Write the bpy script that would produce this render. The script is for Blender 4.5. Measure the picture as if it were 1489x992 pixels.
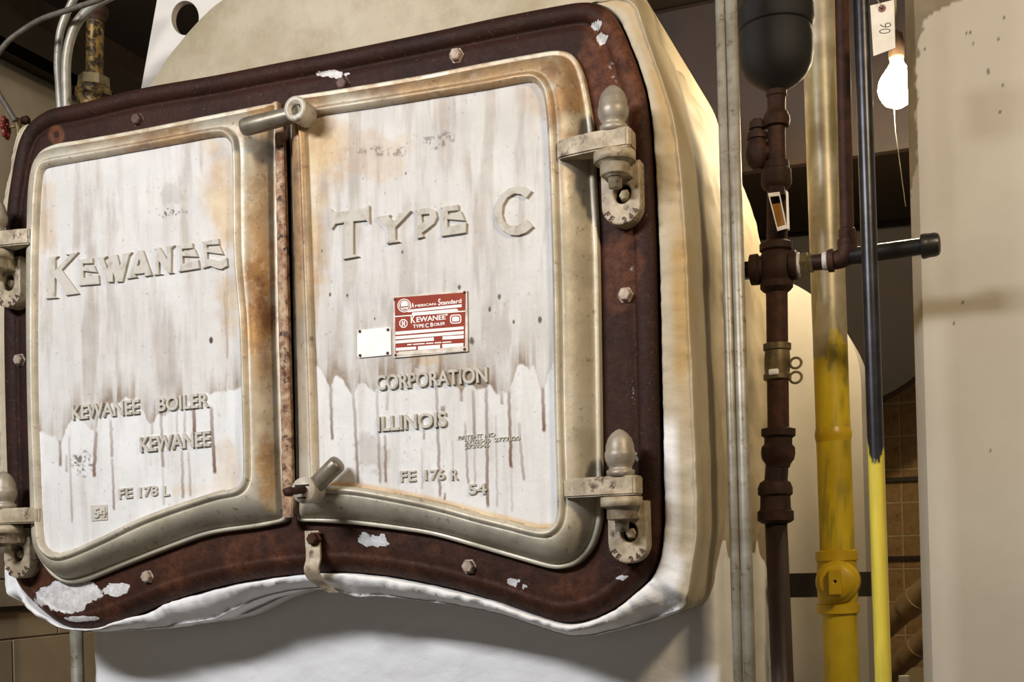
import bpy, bmesh, math, random
import numpy as np
from mathutils import Vector, Matrix

random.seed(7); rng = np.random.default_rng(7)
for o in list(bpy.data.objects): bpy.data.objects.remove(o)
S = bpy.context.scene; COL = S.collection

# ------------------------------------------------------------------ camera
F, PX, PY = 1700.0, 744.0, 809.0                 # focal length and principal point in pixels of 1489x992
YAW, ROLL = math.radians(21.6), math.radians(1.6)
CAM = np.array([0.0, -2.1, 1.55])
FWD = np.array([-math.sin(YAW), math.cos(YAW), 0]); R0 = np.array([math.cos(YAW), math.sin(YAW), 0]); U0 = np.array([0, 0, 1.0])
cr, sr = math.cos(ROLL), math.sin(ROLL)
cd = bpy.data.cameras.new('camera'); cam = bpy.data.objects.new('camera', cd); COL.objects.link(cam); S.camera = cam
cd.sensor_fit = 'HORIZONTAL'; cd.sensor_width = 36; cd.lens = 36 * F / 1489.0
cd.shift_x = -(PX - 744.5) / 1489.0; cd.shift_y = (PY - 496.0) / 1489.0
cx_ = R0 * cr - U0 * sr; cy_ = R0 * sr + U0 * cr; cz_ = -FWD
cam.matrix_world = Matrix(((cx_[0], cy_[0], cz_[0], CAM[0]), (cx_[1], cy_[1], cz_[1], CAM[1]), (cx_[2], cy_[2], cz_[2], CAM[2]), (0, 0, 0, 1)))
cd.clip_start = 0.05; cd.clip_end = 100

def ray(x, y):
    dx = (x - PX) / F; dy = -(y - PY) / F
    return FWD + (dx * cr + dy * sr) * R0 + (-dx * sr + dy * cr) * U0
def PL(x, y, Y=0.0):                              # photo pixel on the plane at distance Y behind the boiler front
    d = ray(x, y); return CAM + d * ((Y - CAM[1]) / d[1])
def PXW(x, y, X):                                 # photo pixel on a plane X = const
    d = ray(x, y); return CAM + d * ((X - CAM[0]) / d[0])
def depth_of(p): return float((np.asarray(p) - CAM) @ FWD)
def proj(V):
    d = np.asarray(V, float) - CAM; z = d @ FWD; a = d @ R0 / z; b = d @ U0 / z
    return PX + F * (a * cr - b * sr), PY - F * (a * sr + b * cr)

# ------------------------------------------------------------------ world and light
vs = S.view_settings; vs.view_transform = 'Standard'; vs.look = 'None'; vs.gamma = 1.0; vs.use_curve_mapping = False
vs.exposure = 0.0
w = bpy.data.worlds.new('world'); S.world = w; w.use_nodes = True
w.node_tree.nodes['Background'].inputs[0].default_value = (1.0, 0.93, 0.82, 1); w.node_tree.nodes['Background'].inputs[1].default_value = 0.12
def area(name, loc, target, sx, sy, power, col):
    l = bpy.data.lights.new(name, 'AREA'); l.shape = 'RECTANGLE'; l.size = sx; l.size_y = sy; l.energy = power; l.color = col
    o = bpy.data.objects.new(name, l); COL.objects.link(o); o.location = loc
    o.rotation_euler = (Vector(target) - Vector(loc)).to_track_quat('-Z', 'Y').to_euler(); return o
area('ceiling_tube_offscreen', (-1.9, -2.55, 3.12), (-1.2, 0, 1.4), 1.2, 0.3, 97, (0.97, 0.97, 1.0))   # handle and lip shadows
area('lamp_right_offscreen', (0.85, -1.25, 3.0), (-0.7, 0, 2.0), 0.26, 0.26, 29, (1.0, 0.78, 0.50))      # hinge shadows fall to the left

# ------------------------------------------------------------------ helpers
def lin(c):
    if isinstance(c, str): c = tuple(int(c[i:i+2], 16) / 255 for i in (0, 2, 4))
    return tuple((v / 12.92 if v <= 0.04045 else ((v + 0.055) / 1.055) ** 2.4) for v in c) + (1.0,)

class N:
    def __init__(s, name, rough=0.6, metal=0.0):
        s.m = bpy.data.materials.new(name); s.m.use_nodes = True; s.t = s.m.node_tree
        s.b = s.t.nodes['Principled BSDF']; s.b.inputs['Roughness'].default_value = rough; s.b.inputs['Metallic'].default_value = metal
        s.co = s.t.nodes.new('ShaderNodeTexCoord').outputs['Object']
    def link(s, a, b):
        if isinstance(a, bpy.types.NodeSocket): s.t.links.new(a, b)
        else: b.default_value = a
    def scale(s, v):
        n = s.t.nodes.new('ShaderNodeMapping'); s.t.links.new(s.co, n.inputs[0]); n.inputs['Scale'].default_value = v; return n.outputs[0]
    def noise(s, sc, det=4, rough=0.6, vec=None):
        n = s.t.nodes.new('ShaderNodeTexNoise'); n.inputs['Scale'].default_value = sc; n.inputs['Detail'].default_value = det; n.inputs['Roughness'].default_value = rough
        s.t.links.new(vec or s.co, n.inputs['Vector']); return n.outputs['Fac']
    def ramp(s, v, lo, hi):
        n = s.t.nodes.new('ShaderNodeMapRange'); s.link(v, n.inputs[0]); n.inputs[1].default_value = lo; n.inputs[2].default_value = hi; n.clamp = True; return n.outputs[0]
    def attr(s, name):
        n = s.t.nodes.new('ShaderNodeAttribute'); n.attribute_name = name; return n.outputs['Fac']
    def math(s, op, a, b=0.0):
        n = s.t.nodes.new('ShaderNodeMath'); n.operation = op; s.link(a, n.inputs[0]); s.link(b, n.inputs[1]); return n.outputs[0]
    def mix(s, f, a, b):
        n = s.t.nodes.new('ShaderNodeMix'); n.data_type = 'RGBA'; s.link(f, n.inputs[0])
        s.link(lin(a) if isinstance(a, str) else a, n.inputs[6]); s.link(lin(b) if isinstance(b, str) else b, n.inputs[7]); return n.outputs[2]
    def out(s, col, rough=None, metal=None, bump=None, bs=0.3, bd=0.004):
        s.link(lin(col) if isinstance(col, str) else col, s.b.inputs['Base Color'])
        if rough is not None: s.link(rough, s.b.inputs['Roughness'])
        if metal is not None: s.link(metal, s.b.inputs['Metallic'])
        if bump is not None:
            n = s.t.nodes.new('ShaderNodeBump'); n.inputs['Strength'].default_value = bs; n.inputs['Distance'].default_value = bd
            s.link(bump, n.inputs['Height']); s.t.links.new(n.outputs[0], s.b.inputs['Normal'])
        return s.m

def simple(name, c1, c2, sc=30, rough=0.6, metal=0.0, lo=0.35, hi=0.65, bs=0.25, bd=0.003, c3=None, sc3=8, lo3=.55, hi3=.68):
    n = N(name, rough, metal); f = n.noise(sc)
    c = n.mix(n.ramp(f, lo, hi), c1, c2)
    if c3: c = n.mix(n.ramp(n.noise(sc3, 6, .7), lo3, hi3), c, c3)
    return n.out(c, bump=f, bs=bs, bd=bd)

# value noise used for masks that are stored on vertices
_T = rng.random((256, 256))
def vn(x, y, f):
    x = np.asarray(x) * f; y = np.asarray(y) * f; xi = np.floor(x).astype(int); yi = np.floor(y).astype(int)
    u = x - xi; v = y - yi; u = u*u*(3-2*u); v = v*v*(3-2*v)
    g = lambda a, b: _T[a % 256, b % 256]
    return (g(xi, yi)*(1-u)+g(xi+1, yi)*u)*(1-v)+(g(xi, yi+1)*(1-u)+g(xi+1, yi+1)*u)*v
def fbm(x, y, f, o=4):
    r = 0; a = .5; s = 0
    for i in range(o): r = r + a*vn(x+i*17.3, y+i*9.1, f); s += a; f *= 2.1; a *= .55
    return r/s
def sm(v, a, b):
    t = np.clip((v-a)/(b-a), 0, 1); return t*t*(3-2*t)
def blob(x, y, cx, cy, rx, ry, n=0.35, f=.05, soft=.72):
    d = np.hypot((x-cx)/rx, (y-cy)/ry) + (fbm(x, y, f)-.5)*2*n
    return 1-sm(d, soft, 1.12)

def setattr_(me, **kw):
    for k, v in kw.items():
        a = me.attributes.new(k, 'FLOAT', 'POINT'); a.data.foreach_set('value', np.ascontiguousarray(v, dtype=np.float32))

def origin(o):
    v = np.zeros(3)
    while o is not None: v = v + np.array(o.location); o = o.parent
    return v
def mk(name, verts, faces, mat, parent=None, smooth=True, label=None):   # world-space vertices -> mesh object (part of parent)
    V = np.asarray(verts, float)
    me = bpy.data.meshes.new(name); off = origin(parent) if parent else np.zeros(3)
    if parent is None:
        off = np.array([(V[:, 0].min()+V[:, 0].max())/2, (V[:, 1].min()+V[:, 1].max())/2, V[:, 2].min()])
    me.from_pydata((V-off).tolist(), [], [tuple(f) for f in faces]); me.update()
    me.materials.append(mat)
    if smooth: me.polygons.foreach_set('use_smooth', [True]*len(me.polygons))
    o = bpy.data.objects.new(name, me); COL.objects.link(o)
    if parent: o.parent = parent
    else: o.location = off
    if label: o['label'] = label
    return o
def recalc(o):
    bm = bmesh.new(); bm.from_mesh(o.data); bmesh.ops.remove_doubles(bm, verts=bm.verts, dist=1e-6); bmesh.ops.recalc_face_normals(bm, faces=bm.faces); bm.to_mesh(o.data); bm.free(); return o
def sharp(o, ang=35):
    bm = bmesh.new(); bm.from_mesh(o.data)
    for e in bm.edges:
        if len(e.link_faces) == 2 and e.calc_face_angle(0) > math.radians(ang): e.smooth = False
    bm.to_mesh(o.data); bm.free(); return o
def thing(name, loc, label, cat, group=None):
    o = bpy.data.objects.new(name, None); COL.objects.link(o); o.location = loc; o.empty_display_size = .05
    return tag(o, label, cat, group)
def tag(o, label, cat, group=None):
    o['label'] = label; o['category'] = cat
    if group: o['group'] = group
    return o
def struct(o): o['kind'] = 'structure'; return o

def frame_of(d):
    d = np.asarray(d, float); d = d/np.linalg.norm(d); a = np.array([0, 0, 1.0]) if abs(d[2]) < .9 else np.array([1.0, 0, 0])
    u = np.cross(a, d); u /= np.linalg.norm(u); return d, u, np.cross(d, u)
def lathe(p0, p1, prof, n=28, hexa=False):         # prof: (t along p0-p1, radius)
    p0 = np.asarray(p0, float); p1 = np.asarray(p1, float); d, u, v = frame_of(p1-p0)
    V = []; Fc = []
    if hexa: n = 6
    for t, r in prof:
        c = p0+(p1-p0)*t
        for i in range(n):
            a = 2*math.pi*i/n; V.append(c+(u*math.cos(a)+v*math.sin(a))*max(r, 1e-5))
    for k in range(len(prof)-1):
        for i in range(n):
            j = (i+1) % n; Fc.append((k*n+i, k*n+j, (k+1)*n+j, (k+1)*n+i))
    Fc.append(tuple(range(n))[::-1]); Fc.append(tuple((len(prof)-1)*n+i for i in range(n)))
    return V, Fc
def tube(path, r, n=14):
    path = [np.asarray(p, float) for p in path]; V = []; Fc = []; prev = None
    for k, p in enumerate(path):
        d = path[min(k+1, len(path)-1)]-path[max(k-1, 0)]
        d = d/np.linalg.norm(d)
        if prev is None: _, u, v = frame_of(d)
        else: u = prev-d*(prev@d); u /= np.linalg.norm(u); v = np.cross(d, u)
        prev = u; rr = r[k] if hasattr(r, '__len__') else r
        for i in range(n):
            a = 2*math.pi*i/n; V.append(p+(u*math.cos(a)+v*math.sin(a))*rr)
    for k in range(len(path)-1):
        for i in range(n):
            j = (i+1) % n; Fc.append((k*n+i, k*n+j, (k+1)*n+j, (k+1)*n+i))
    Fc.append(tuple(range(n))[::-1]); Fc.append(tuple((len(path)-1)*n+i for i in range(n)))
    return V, Fc
def catmull(P, m=8, closed=False):
    P = [np.asarray(p, float) for p in P]; out = []; n = len(P)
    for i in range(n if closed else n-1):
        g = (lambda k: P[k % n]) if closed else (lambda k: P[min(max(k, 0), n-1)])
        a, b, c, d = g(i-1), g(i), g(i+1), g(i+2)
        for s in range(m):
            t = s/m; out.append(.5*((2*b)+(c-a)*t+(2*a-5*b+4*c-d)*t*t+(3*b-a-3*c+d)*t**3))
    if not closed: out.append(P[-1])
    return np.array(out)
def resample(P, n, closed=True):
    Q = np.vstack([P, P[:1]]) if closed else P
    s = np.concatenate([[0], np.cumsum(np.linalg.norm(np.diff(Q, axis=0), axis=1))])
    t = np.linspace(0, s[-1], n, endpoint=not closed)
    return np.stack([np.interp(t, s, Q[:, k]) for k in range(Q.shape[1])], 1)
def box(lo, hi, bev=0.0, seg=2):
    bm = bmesh.new(); bmesh.ops.create_cube(bm, size=1)
    lo = np.asarray(lo, float); hi = np.asarray(hi, float)
    for v in bm.verts: v.co = Vector(((lo+hi)/2+np.array(v.co)*(hi-lo)).tolist())
    if bev: bmesh.ops.bevel(bm, geom=bm.edges[:], offset=bev, segments=seg, affect='EDGES', profile=.5)
    V = [tuple(v.co) for v in bm.verts]; Fc = [tuple(v.index for v in f.verts) for f in bm.faces]; bm.free(); return V, Fc
def join(*vf):
    V = []; Fc = []
    for v, f in vf:
        k = len(V); V += [tuple(p) for p in v]; Fc += [tuple(i+k for i in g) for g in f]
    return V, Fc
def prism(poly, Y0, Y1):                           # polygon [(X,Z)] extruded along Y
    n = len(poly); V = [(x, Y0, z) for x, z in poly]+[(x, Y1, z) for x, z in poly]
    return V, [tuple(range(n)), tuple(range(2*n-1, n-1, -1))]+[(i, i+n, (i+1) % n+n, (i+1) % n) for i in range(n)]
def curve_mesh(loops, depth, bevel, Yback):        # loops of (X,Z): solid raised from Yback toward the viewer by depth
    c = bpy.data.curves.new('tmp', 'CURVE'); c.dimensions = '2D'; c.fill_mode = 'BOTH'; c.extrude = depth/2-bevel; c.bevel_depth = bevel; c.bevel_resolution = 1; c.offset = -bevel
    for L in loops:
        s = c.splines.new('POLY'); s.points.add(len(L)-1); s.use_cyclic_u = True
        for p, q in zip(s.points, L): p.co = (q[0], q[1], 0, 1)
    return _curve_take(c, lambda p: (p[0], Yback-depth/2-p[2], p[1]))
def _curve_take(c, fn):
    o = bpy.data.objects.new('tmp', c); COL.objects.link(o)
    dg = bpy.context.evaluated_depsgraph_get(); dg.update(); me = bpy.data.meshes.new_from_object(o.evaluated_get(dg))
    V = [fn(tuple(v.co)) for v in me.vertices]; Fc = [tuple(p.vertices)[::-1] for p in me.polygons]
    bpy.data.objects.remove(o); bpy.data.curves.remove(c); bpy.data.meshes.remove(me); return V, Fc
def text_mesh(s, pl, pr, hpx, Yback, depth, bevel=0.0, bold=0.0, space=1.0):   # text whose baseline runs from pixel pl to pixel pr
    c = bpy.data.curves.new('tmp', 'FONT'); c.body = s; c.extrude = max(depth/2-bevel, .0001)/.05; c.offset = bold; c.bevel_depth = bevel/.05; c.bevel_resolution = 1; c.space_character = space
    V, Fc = _curve_take(c, lambda p: p); V = np.array(V)
    x0, x1 = V[:, 0].min(), V[:, 0].max(); y0, y1 = V[:, 1].min(), V[:, 1].max()
    a = PL(*pl, Yback-depth); b = PL(*pr, Yback-depth); top = PL(pl[0], pl[1]-hpx, Yback-depth)[2]-a[2]
    k = (V[:, 0]-x0)/(x1-x0); W = np.zeros_like(V)
    zz = V[:, 2]; zr = max(zz.max()-zz.min(), 1e-6)
    W[:, 0] = a[0]+(b[0]-a[0])*k; W[:, 2] = a[2]+(b[2]-a[2])*k+(V[:, 1]-y0)/(y1-y0)*top
    W[:, 1] = Yback-depth*(zz-zz.min())/zr
    return W, Fc

# ------------------------------------------------------------------ materials
def panel_mat():
    n = N('aluminium_painted_panel', .5, 0); n.b.inputs['Specular IOR Level'].default_value = .2
    f = n.noise(7, 6, .65); g = n.noise(60, 4); st = n.noise(9, 5, .6, n.scale((4, 1, .5)))
    c = n.mix(n.ramp(f, .35, .7), 'dddddb', 'cfcecb')
    c = n.mix(n.math('MULTIPLY', n.ramp(st, .48, .75), .45), c, 'aaa295')
    c = n.mix(n.attr('rust'), c, n.mix(n.ramp(n.noise(14, 5), .35, .65), 'd8bd86', 'b98b4c'))
    c = n.mix(n.attr('stain'), c, n.mix(n.ramp(n.noise(22, 5), .35, .65), '9a8770', '735d45'))
    c = n.mix(n.attr('drip'), c, '66401f')
    c = n.mix(n.attr('chip'), c, '4a4036')
    return n.out(c, rough=n.math('ADD', n.math('MULTIPLY', f, .25), .45), bump=n.noise(45, 5), bs=.3, bd=.004)
def band_mat():
    n = N('aluminium_painted_moulding', .42, .3)
    f = n.noise(10, 6, .65); g = n.noise(70, 4)
    c = n.mix(n.ramp(f, .35, .7), 'aaa492', '8d8775')
    c = n.mix(n.attr('pale'), c, n.mix(n.ramp(f, .3, .7), 'ddd5c3', 'c6bba4'))
    c = n.mix(n.attr('rust'), c, n.mix(n.ramp(n.noise(12, 6, .7), .38, .64), 'b08a58', '6e4321'))
    c = n.mix(n.math('MULTIPLY', n.ramp(g, .6, .72), .6), c, '4c3a28')
    c = n.mix(n.attr('edge'), c, 'cfc8b4')
    return n.out(c, rough=n.ramp(f, -.2, 1.1), bump=g, bs=.2, bd=.003)
def frame_mat():
    n = N('rusted_cast_iron', .55, 0); n.b.inputs['Specular IOR Level'].default_value = .15
    f = n.noise(6, 6, .7); g = n.noise(55, 5, .7)
    c = n.mix(n.ramp(f, .35, .68), '241611', '371e16')
    c = n.mix(n.math('MULTIPLY', n.ramp(g, .5, .75), .6), c, '1d1413')
    c = n.mix(n.attr('rust'), c, n.mix(n.ramp(g, .35, .65), '6b412a', '40251b'))
    c = n.mix(n.math('MULTIPLY', n.ramp(n.noise(130, 3, .6), .64, .72), .28), c, '7d6455')
    c = n.mix(n.ramp(n.math('ADD', n.attr('white'), n.math('MULTIPLY', n.math('SUBTRACT', n.noise(75, 5, .7), .5), 1.1)), .42, .58), c, n.mix(n.ramp(g, .3, .6), 'e4e6ea', 'bdb8b2'))
    return n.out(c, rough=n.math('ADD', n.math('MULTIPLY', g, .5), .32), bump=n.noise(90, 6, .7), bs=.5, bd=.004)
def jacket_mat(name='plastered_canvas', grime=True):
    n = N(name, .62)
    f = n.noise(5, 6, .6); g = n.noise(40, 5)
    c = n.mix(n.ramp(f, .35, .7), 'bbaf97', 'a4977c')
    c = n.mix(n.math('MULTIPLY', n.ramp(n.noise(11, 6, .7), .55, .75), .45), c, '93846c')
    if not grime: c = n.mix(n.math('MULTIPLY', n.ramp(n.noise(4, 8, .72), .45, .68), .7), c, '8a7857')
    if grime:
        c = n.mix(n.attr('rust'), c, 'a98a52'); c = n.mix(n.attr('white'), c, 'f2f3f5')
    return n.out(c, bump=n.noise(24, 7, .7), bs=.4, bd=.007)
M = {}
M['panel'] = panel_mat(); M['band'] = band_mat(); M['frame'] = frame_mat(); M['jacket'] = jacket_mat(); M['hoodm'] = jacket_mat('hood_canvas', False)
M['iron'] = simple('aged_painted_iron', 'b7aa92', '8f8068', 40, .6, .1, c3='51402f', sc3=30, lo3=.56, hi3=.66, bs=.4)
M['acorn'] = simple('grey_painted_iron', 'a39a8a', '857b6c', 30, .45, .25, c3='6c5f50', sc3=12)
M['handle'] = simple('worn_grey_steel', '8c8474', '6f6757', 25, .38, .45, c3='4c4235', sc3=30, lo3=.6, hi3=.7)
M['hub'] = simple('pale_hub_paint', 'c9c2b4', 'a69d8c', 30, .5, .1, c3='756a5a', sc3=25, lo3=.58, hi3=.68)
M['rustiron'] = simple('dark_rust', '382319', '271811', 40, .65, .1, c3='4a2c1c', sc3=14, bs=.5)
M['rustred'] = simple('red_rust', '4b2d1e', '342015', 45, .65, .1, c3='3a2019', sc3=14, bs=.5)
M['brownpipe'] = simple('dark_brown_pipe', '281c19', '33241e', 18, .45, .15, c3='2e2423', sc3=9)
M['astragal'] = simple('flaking_strip', 'b39a7b', '7b4f36', 60, .7, .05, c3='3c2417', sc3=45, lo3=.52, hi3=.62, bs=.6)
M['bolt'] = simple('pale_bolt', 'b3a596', '8c7564', 60, .6, .2)
M['boltdark'] = simple('dark_bolt', '4a302a', '5d443a', 60, .6, .2)
M['brass'] = simple('old_brass', '7a6a46', '5a4d33', 30, .5, .4, c3='3c3325', sc3=16)
M['brassbright'] = simple('spotted_brass', '94783f', '5f4c28', 25, .45, .5, c3='2b2117', sc3=60, lo3=.47, hi3=.55)
M['galv'] = simple('galvanised_conduit', 'a5a196', '888273', 20, .45, .35, c3='6a5a43', sc3=30, lo3=.58, hi3=.68)
M['cablem'] = simple('grey_cable', '5f584c', '47413a', 50, .6)
M['red'] = simple('red_handwheel_paint', '7d2a25', '5e1d1a', 50, .45)
M['blacktank'] = simple('black_iron_tank', '0d0d0e', '141211', 20, .75, 0.0)
M['blackpipe'] = simple('black_pipe', '2c2a28', '201e1d', 30, .35, .4)
M['tape'] = simple('white_thread_tape', 'c9c5c0', 'a9a49c', 40, .6)
M['yellow'] = simple('yellow_paint', 'd2b11d', 'b8960f', 12, .35, c3='8b7417', sc3=10, lo3=.62, hi3=.74)
M['amber'] = simple('amber_plate', '9c6f22', '7c5317', 30, .4)
M['paper'] = simple('paper_tag', 'd9d4c8', 'c9c2b2', 20, .8)
M['ink'] = simple('ink', '3a3430', '2a2522', 40, .7)
M['eyelet'] = simple('red_eyelet', '8a5a50', '6d453d', 40, .6)
M['platered'] = simple('red_enamel', '96402e', '88382a', 30, .35)
M['platewhite'] = simple('plate_reflection_white', 'f4f2ee', 'ebe8e2', 30, .35)
M['platemetal'] = simple('plate_border_metal', 'cfc6ba', 'a89a8a', 40, .4, .4)
M['block'] = simple('tan_block', 'c09a68', 'ab8657', 30, .8, c3='96734a', sc3=20, bs=.3)
M['mortar'] = simple('tan_mortar', 'd8c49c', 'cbb48a', 30, .9)
M['leftblock'] = simple('olive_beige_block', 'b09c7d', 'a79375', 9, .8, bs=.2)
M['leftwall'] = simple('olive_beige_wall', 'a09580', '928873', 6, .85, bs=.2)
M['ceil'] = simple('dark_ceiling', '33271b', '2a2017', 4, .8)
M['duct'] = simple('dark_brown_duct', '33231a', '261a13', 6, .6)
M['floor'] = simple('dark_concrete', '5a5248', '4a433b', 5, .7)
M['casing2'] = simple('cream_casing', 'e2ded7', 'd6d0c6', 4, .6)
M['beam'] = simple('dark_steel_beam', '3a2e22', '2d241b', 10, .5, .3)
M['barblack'] = simple('black_strut', '221b18', '2c2320', 20, .5)
M['insul'] = simple('tan_pipe_insulation', 'b59a74', '9d8260', 12, .7)
M['socket'] = simple('brown_socket', '4a3a2c', '3a2d22', 30, .5)
for k_ in ('rustiron', 'rustred', 'brownpipe'): M[k_].node_tree.nodes['Principled BSDF'].inputs['Specular IOR Level'].default_value = .25
for k_ in ('platered', 'platewhite', 'platemetal'): M[k_].node_tree.nodes['Principled BSDF'].inputs['Specular IOR Level'].default_value = .12; M[k_].node_tree.nodes['Principled BSDF'].inputs['Roughness'].default_value = .6
def glass_mat():
    n = N('clear_glass', .05); n.b.inputs['Transmission Weight'].default_value = 1.0; n.b.inputs['IOR'].default_value = 1.45
    return n.out('f2f2ee')
M['glass'] = glass_mat()
def bulb_mat():
    n = N('lit_bulb', .3); n.b.inputs['Emission Color'].default_value = (1, .80, .50, 1); n.b.inputs['Emission Strength'].default_value = 400.0
    return n.out('fff4dd')
M['bulb'] = bulb_mat()
def gas_mat():
    n = N('half_painted_pipe', .4, 0)
    f = n.noise(16, 5); sil = n.mix(n.ramp(f, .35, .65), 'b0a78f', '8d836e')
    yel = n.mix(n.ramp(n.noise(7, 5), .4, .7), 'd4b81c', 'b59a14'); k = n.attr('paint')
    c = n.mix(k, sil, yel); c = n.mix(n.math('MULTIPLY', n.attr('grime'), .7), c, '75702c')
    return n.out(c, metal=n.math('MULTIPLY', n.math('SUBTRACT', 1.0, k), .25), bump=f, bs=.12, bd=.003)
M['gas'] = gas_mat()
def thin_mat():
    n = N('black_and_yellow_pipe', .33, 0)
    f = n.noise(25, 5); blk = n.mix(n.ramp(f, .35, .65), '35343a', '232224')
    yel = n.mix(n.ramp(n.noise(9, 5, .6, n.scale((6, 6, .6))), .4, .7), 'd6c44a', 'b5a63a'); k = n.attr('paint')
    return n.out(n.mix(k, blk, yel), metal=n.math('MULTIPLY', n.math('SUBTRACT', 1.0, k), .45), bump=f, bs=.12, bd=.003)
M['thin'] = thin_mat()
def column_mat():
    n = N('cream_painted_concrete', .7)
    f = n.noise(3, 6); c = n.mix(n.ramp(f, .35, .7), 'bfb8a9', 'b3ab9c')
    c = n.mix(n.math('MULTIPLY', n.ramp(n.noise(28, 3), .75, .79), .4), c, '8a7d6a')
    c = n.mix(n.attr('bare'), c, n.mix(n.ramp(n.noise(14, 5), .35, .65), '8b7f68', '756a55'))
    c = n.mix(n.attr('speck'), c, '4a3f33')
    return n.out(c, bump=n.noise(30, 5), bs=.2, bd=.004)
M['column'] = column_mat()

# ------------------------------------------------------------------ the room
CEIL = 3.33; YB = 3.4; XL = -3.0
struct(mk('floor', *box((-4.2, -5, -.1), (2.6, YB+.2, 0)), M['floor'], smooth=False))
struct(mk('ceiling', *box((-4.2, -5, CEIL), (2.6, YB+.2, CEIL+.1)), M['ceil'], smooth=False))
wall_back = struct(mk('wall_back', *box((-4.2, YB, 0), (2.6, YB+.2, CEIL)), M['mortar'], smooth=False))
wall_left = struct(mk('wall_left', *box((XL-.2, -.6, 0), (XL, YB, CEIL)), M['leftwall'], smooth=False))
def instance_blocks(parent, spots, size, mat, name='block', bev=.006):
    V, Fc = box((-size[0]/2, -size[1]/2, -size[2]/2), (size[0]/2, size[1]/2, size[2]/2), bev, 1)
    me = None
    for s in spots:
        if me is None:
            o = mk(name, np.array(V)+origin(parent), Fc, mat, parent, smooth=False); me = o.data
        else:
            o = bpy.data.objects.new(name, me); COL.objects.link(o); o.parent = parent
        o.location = (np.array(s)-origin(parent)).tolist()
BH, BW = .148, .20
sp = []
for r in range(7, 22):
    for k in range(-6, 2):
        sp.append((-.296+(k+.5)*BW+(0.0 if r % 2 else 0.0), YB, 1.302+(r-7)*BH+BH/2-.3))
instance_blocks(wall_back, sp, (BW-.008, .008, BH-.008), M['block'], bev=.002)
sp = []
for r in range(0, 9):
    for k in range(0, 5):
        sp.append((XL, -.35+k*.42+(.21 if r % 2 else 0), .62+r*.2))
instance_blocks(wall_left, sp, (.02, .416, .196), M['leftblock'], bev=.003)
# steel edge along the top of the left wall and the beams beside it
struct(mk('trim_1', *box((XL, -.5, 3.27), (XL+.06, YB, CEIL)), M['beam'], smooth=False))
tag(mk('ceiling_beam', *join(box((-2.75, -.5, 3.20), (-2.60, YB, 3.215)), box((-2.685, -.5, 3.215), (-2.665, YB, CEIL))), M['beam'], smooth=False), 'dark steel beam under the ceiling, running along the left wall', 'beam')
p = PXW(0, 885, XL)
tag(mk('ledge_shadow_strip', *box((XL+.008, -.55, p[2]-.012), (XL+.03, 3.0, p[2]+.006)), M['beam'], smooth=False), 'thin dark strip standing in for a ledge shadow along the tan block wall beside the boiler', 'shadow strip')  # dark strip in place of the shadow line at a wall ledge

for nm, yy in (('shade_strip_1', 698), ('shade_strip_2', 812)):
    p = PL(1300, yy, YB); struct(mk(nm, *box((-.9, YB-.03, p[2]-.009), (.4, YB-.0045, p[2]+.009)), M['beam'], smooth=False))  # dark strips put in for the shaded ledge lines across the blocks
# concrete column on the right
def column():
    Yf = .5; a = PL(1343, 500, Yf)[0]; ch = .02; X1 = 1.1; Y1 = .9
    path = [(a-ch+.001, Y1), (a-ch, Yf+.045), (a, Yf), (a+.002, Yf)]+[(a+.002+(X1-a)*(i/240)**1.0*.35, Yf) for i in range(1, 200)]+[(X1, Yf), (X1, Y1)]
    zs = np.linspace(0, CEIL, 560); V = []; Fc = []
    # subdivide chamfer
    P = np.array(path); ins = [P[0]]
    for i in range(1, len(P)):
        k = 10 if i == 2 else 1
        for s in range(1, k+1): ins.append(P[i-1]+(P[i]-P[i-1])*s/k)
    P = np.array(ins); n = len(P)
    V = np.array([[x, y, z] for z in zs for x, y in P])
    Fc = [(r*n+i, r*n+i+1, (r+1)*n+i+1, (r+1)*n+i) for r in range(len(zs)-1) for i in range(n-1)]
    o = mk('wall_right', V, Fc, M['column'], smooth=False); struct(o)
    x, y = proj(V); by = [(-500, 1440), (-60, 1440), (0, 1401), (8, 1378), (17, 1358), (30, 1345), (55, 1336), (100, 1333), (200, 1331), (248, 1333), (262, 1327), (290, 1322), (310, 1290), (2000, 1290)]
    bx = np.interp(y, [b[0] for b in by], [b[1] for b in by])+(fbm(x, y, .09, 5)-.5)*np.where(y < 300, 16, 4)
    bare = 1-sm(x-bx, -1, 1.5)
    speck = np.zeros(len(V))
    for cx, cy, r in [(1405, 47, 2), (1411, 48, 2), (1452, 58, 2.2), (1460, 25, 2), (1437, 104, 3), (1458, 123, 2), (1454, 162, 2.4), (1415, 62, 2), (1345, 72, 1.6), (1386, 150, 1.6), (1400, 440, 2), (1387, 470, 1.8), (1440, 655, 1.5), (1436, 700, 1.5)]:
        speck = np.maximum(speck, 1-sm(np.hypot(x-cx, y-cy), r*.6, r*1.3))
    setattr_(o.data, bare=bare, speck=speck*.9)
column()

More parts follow.
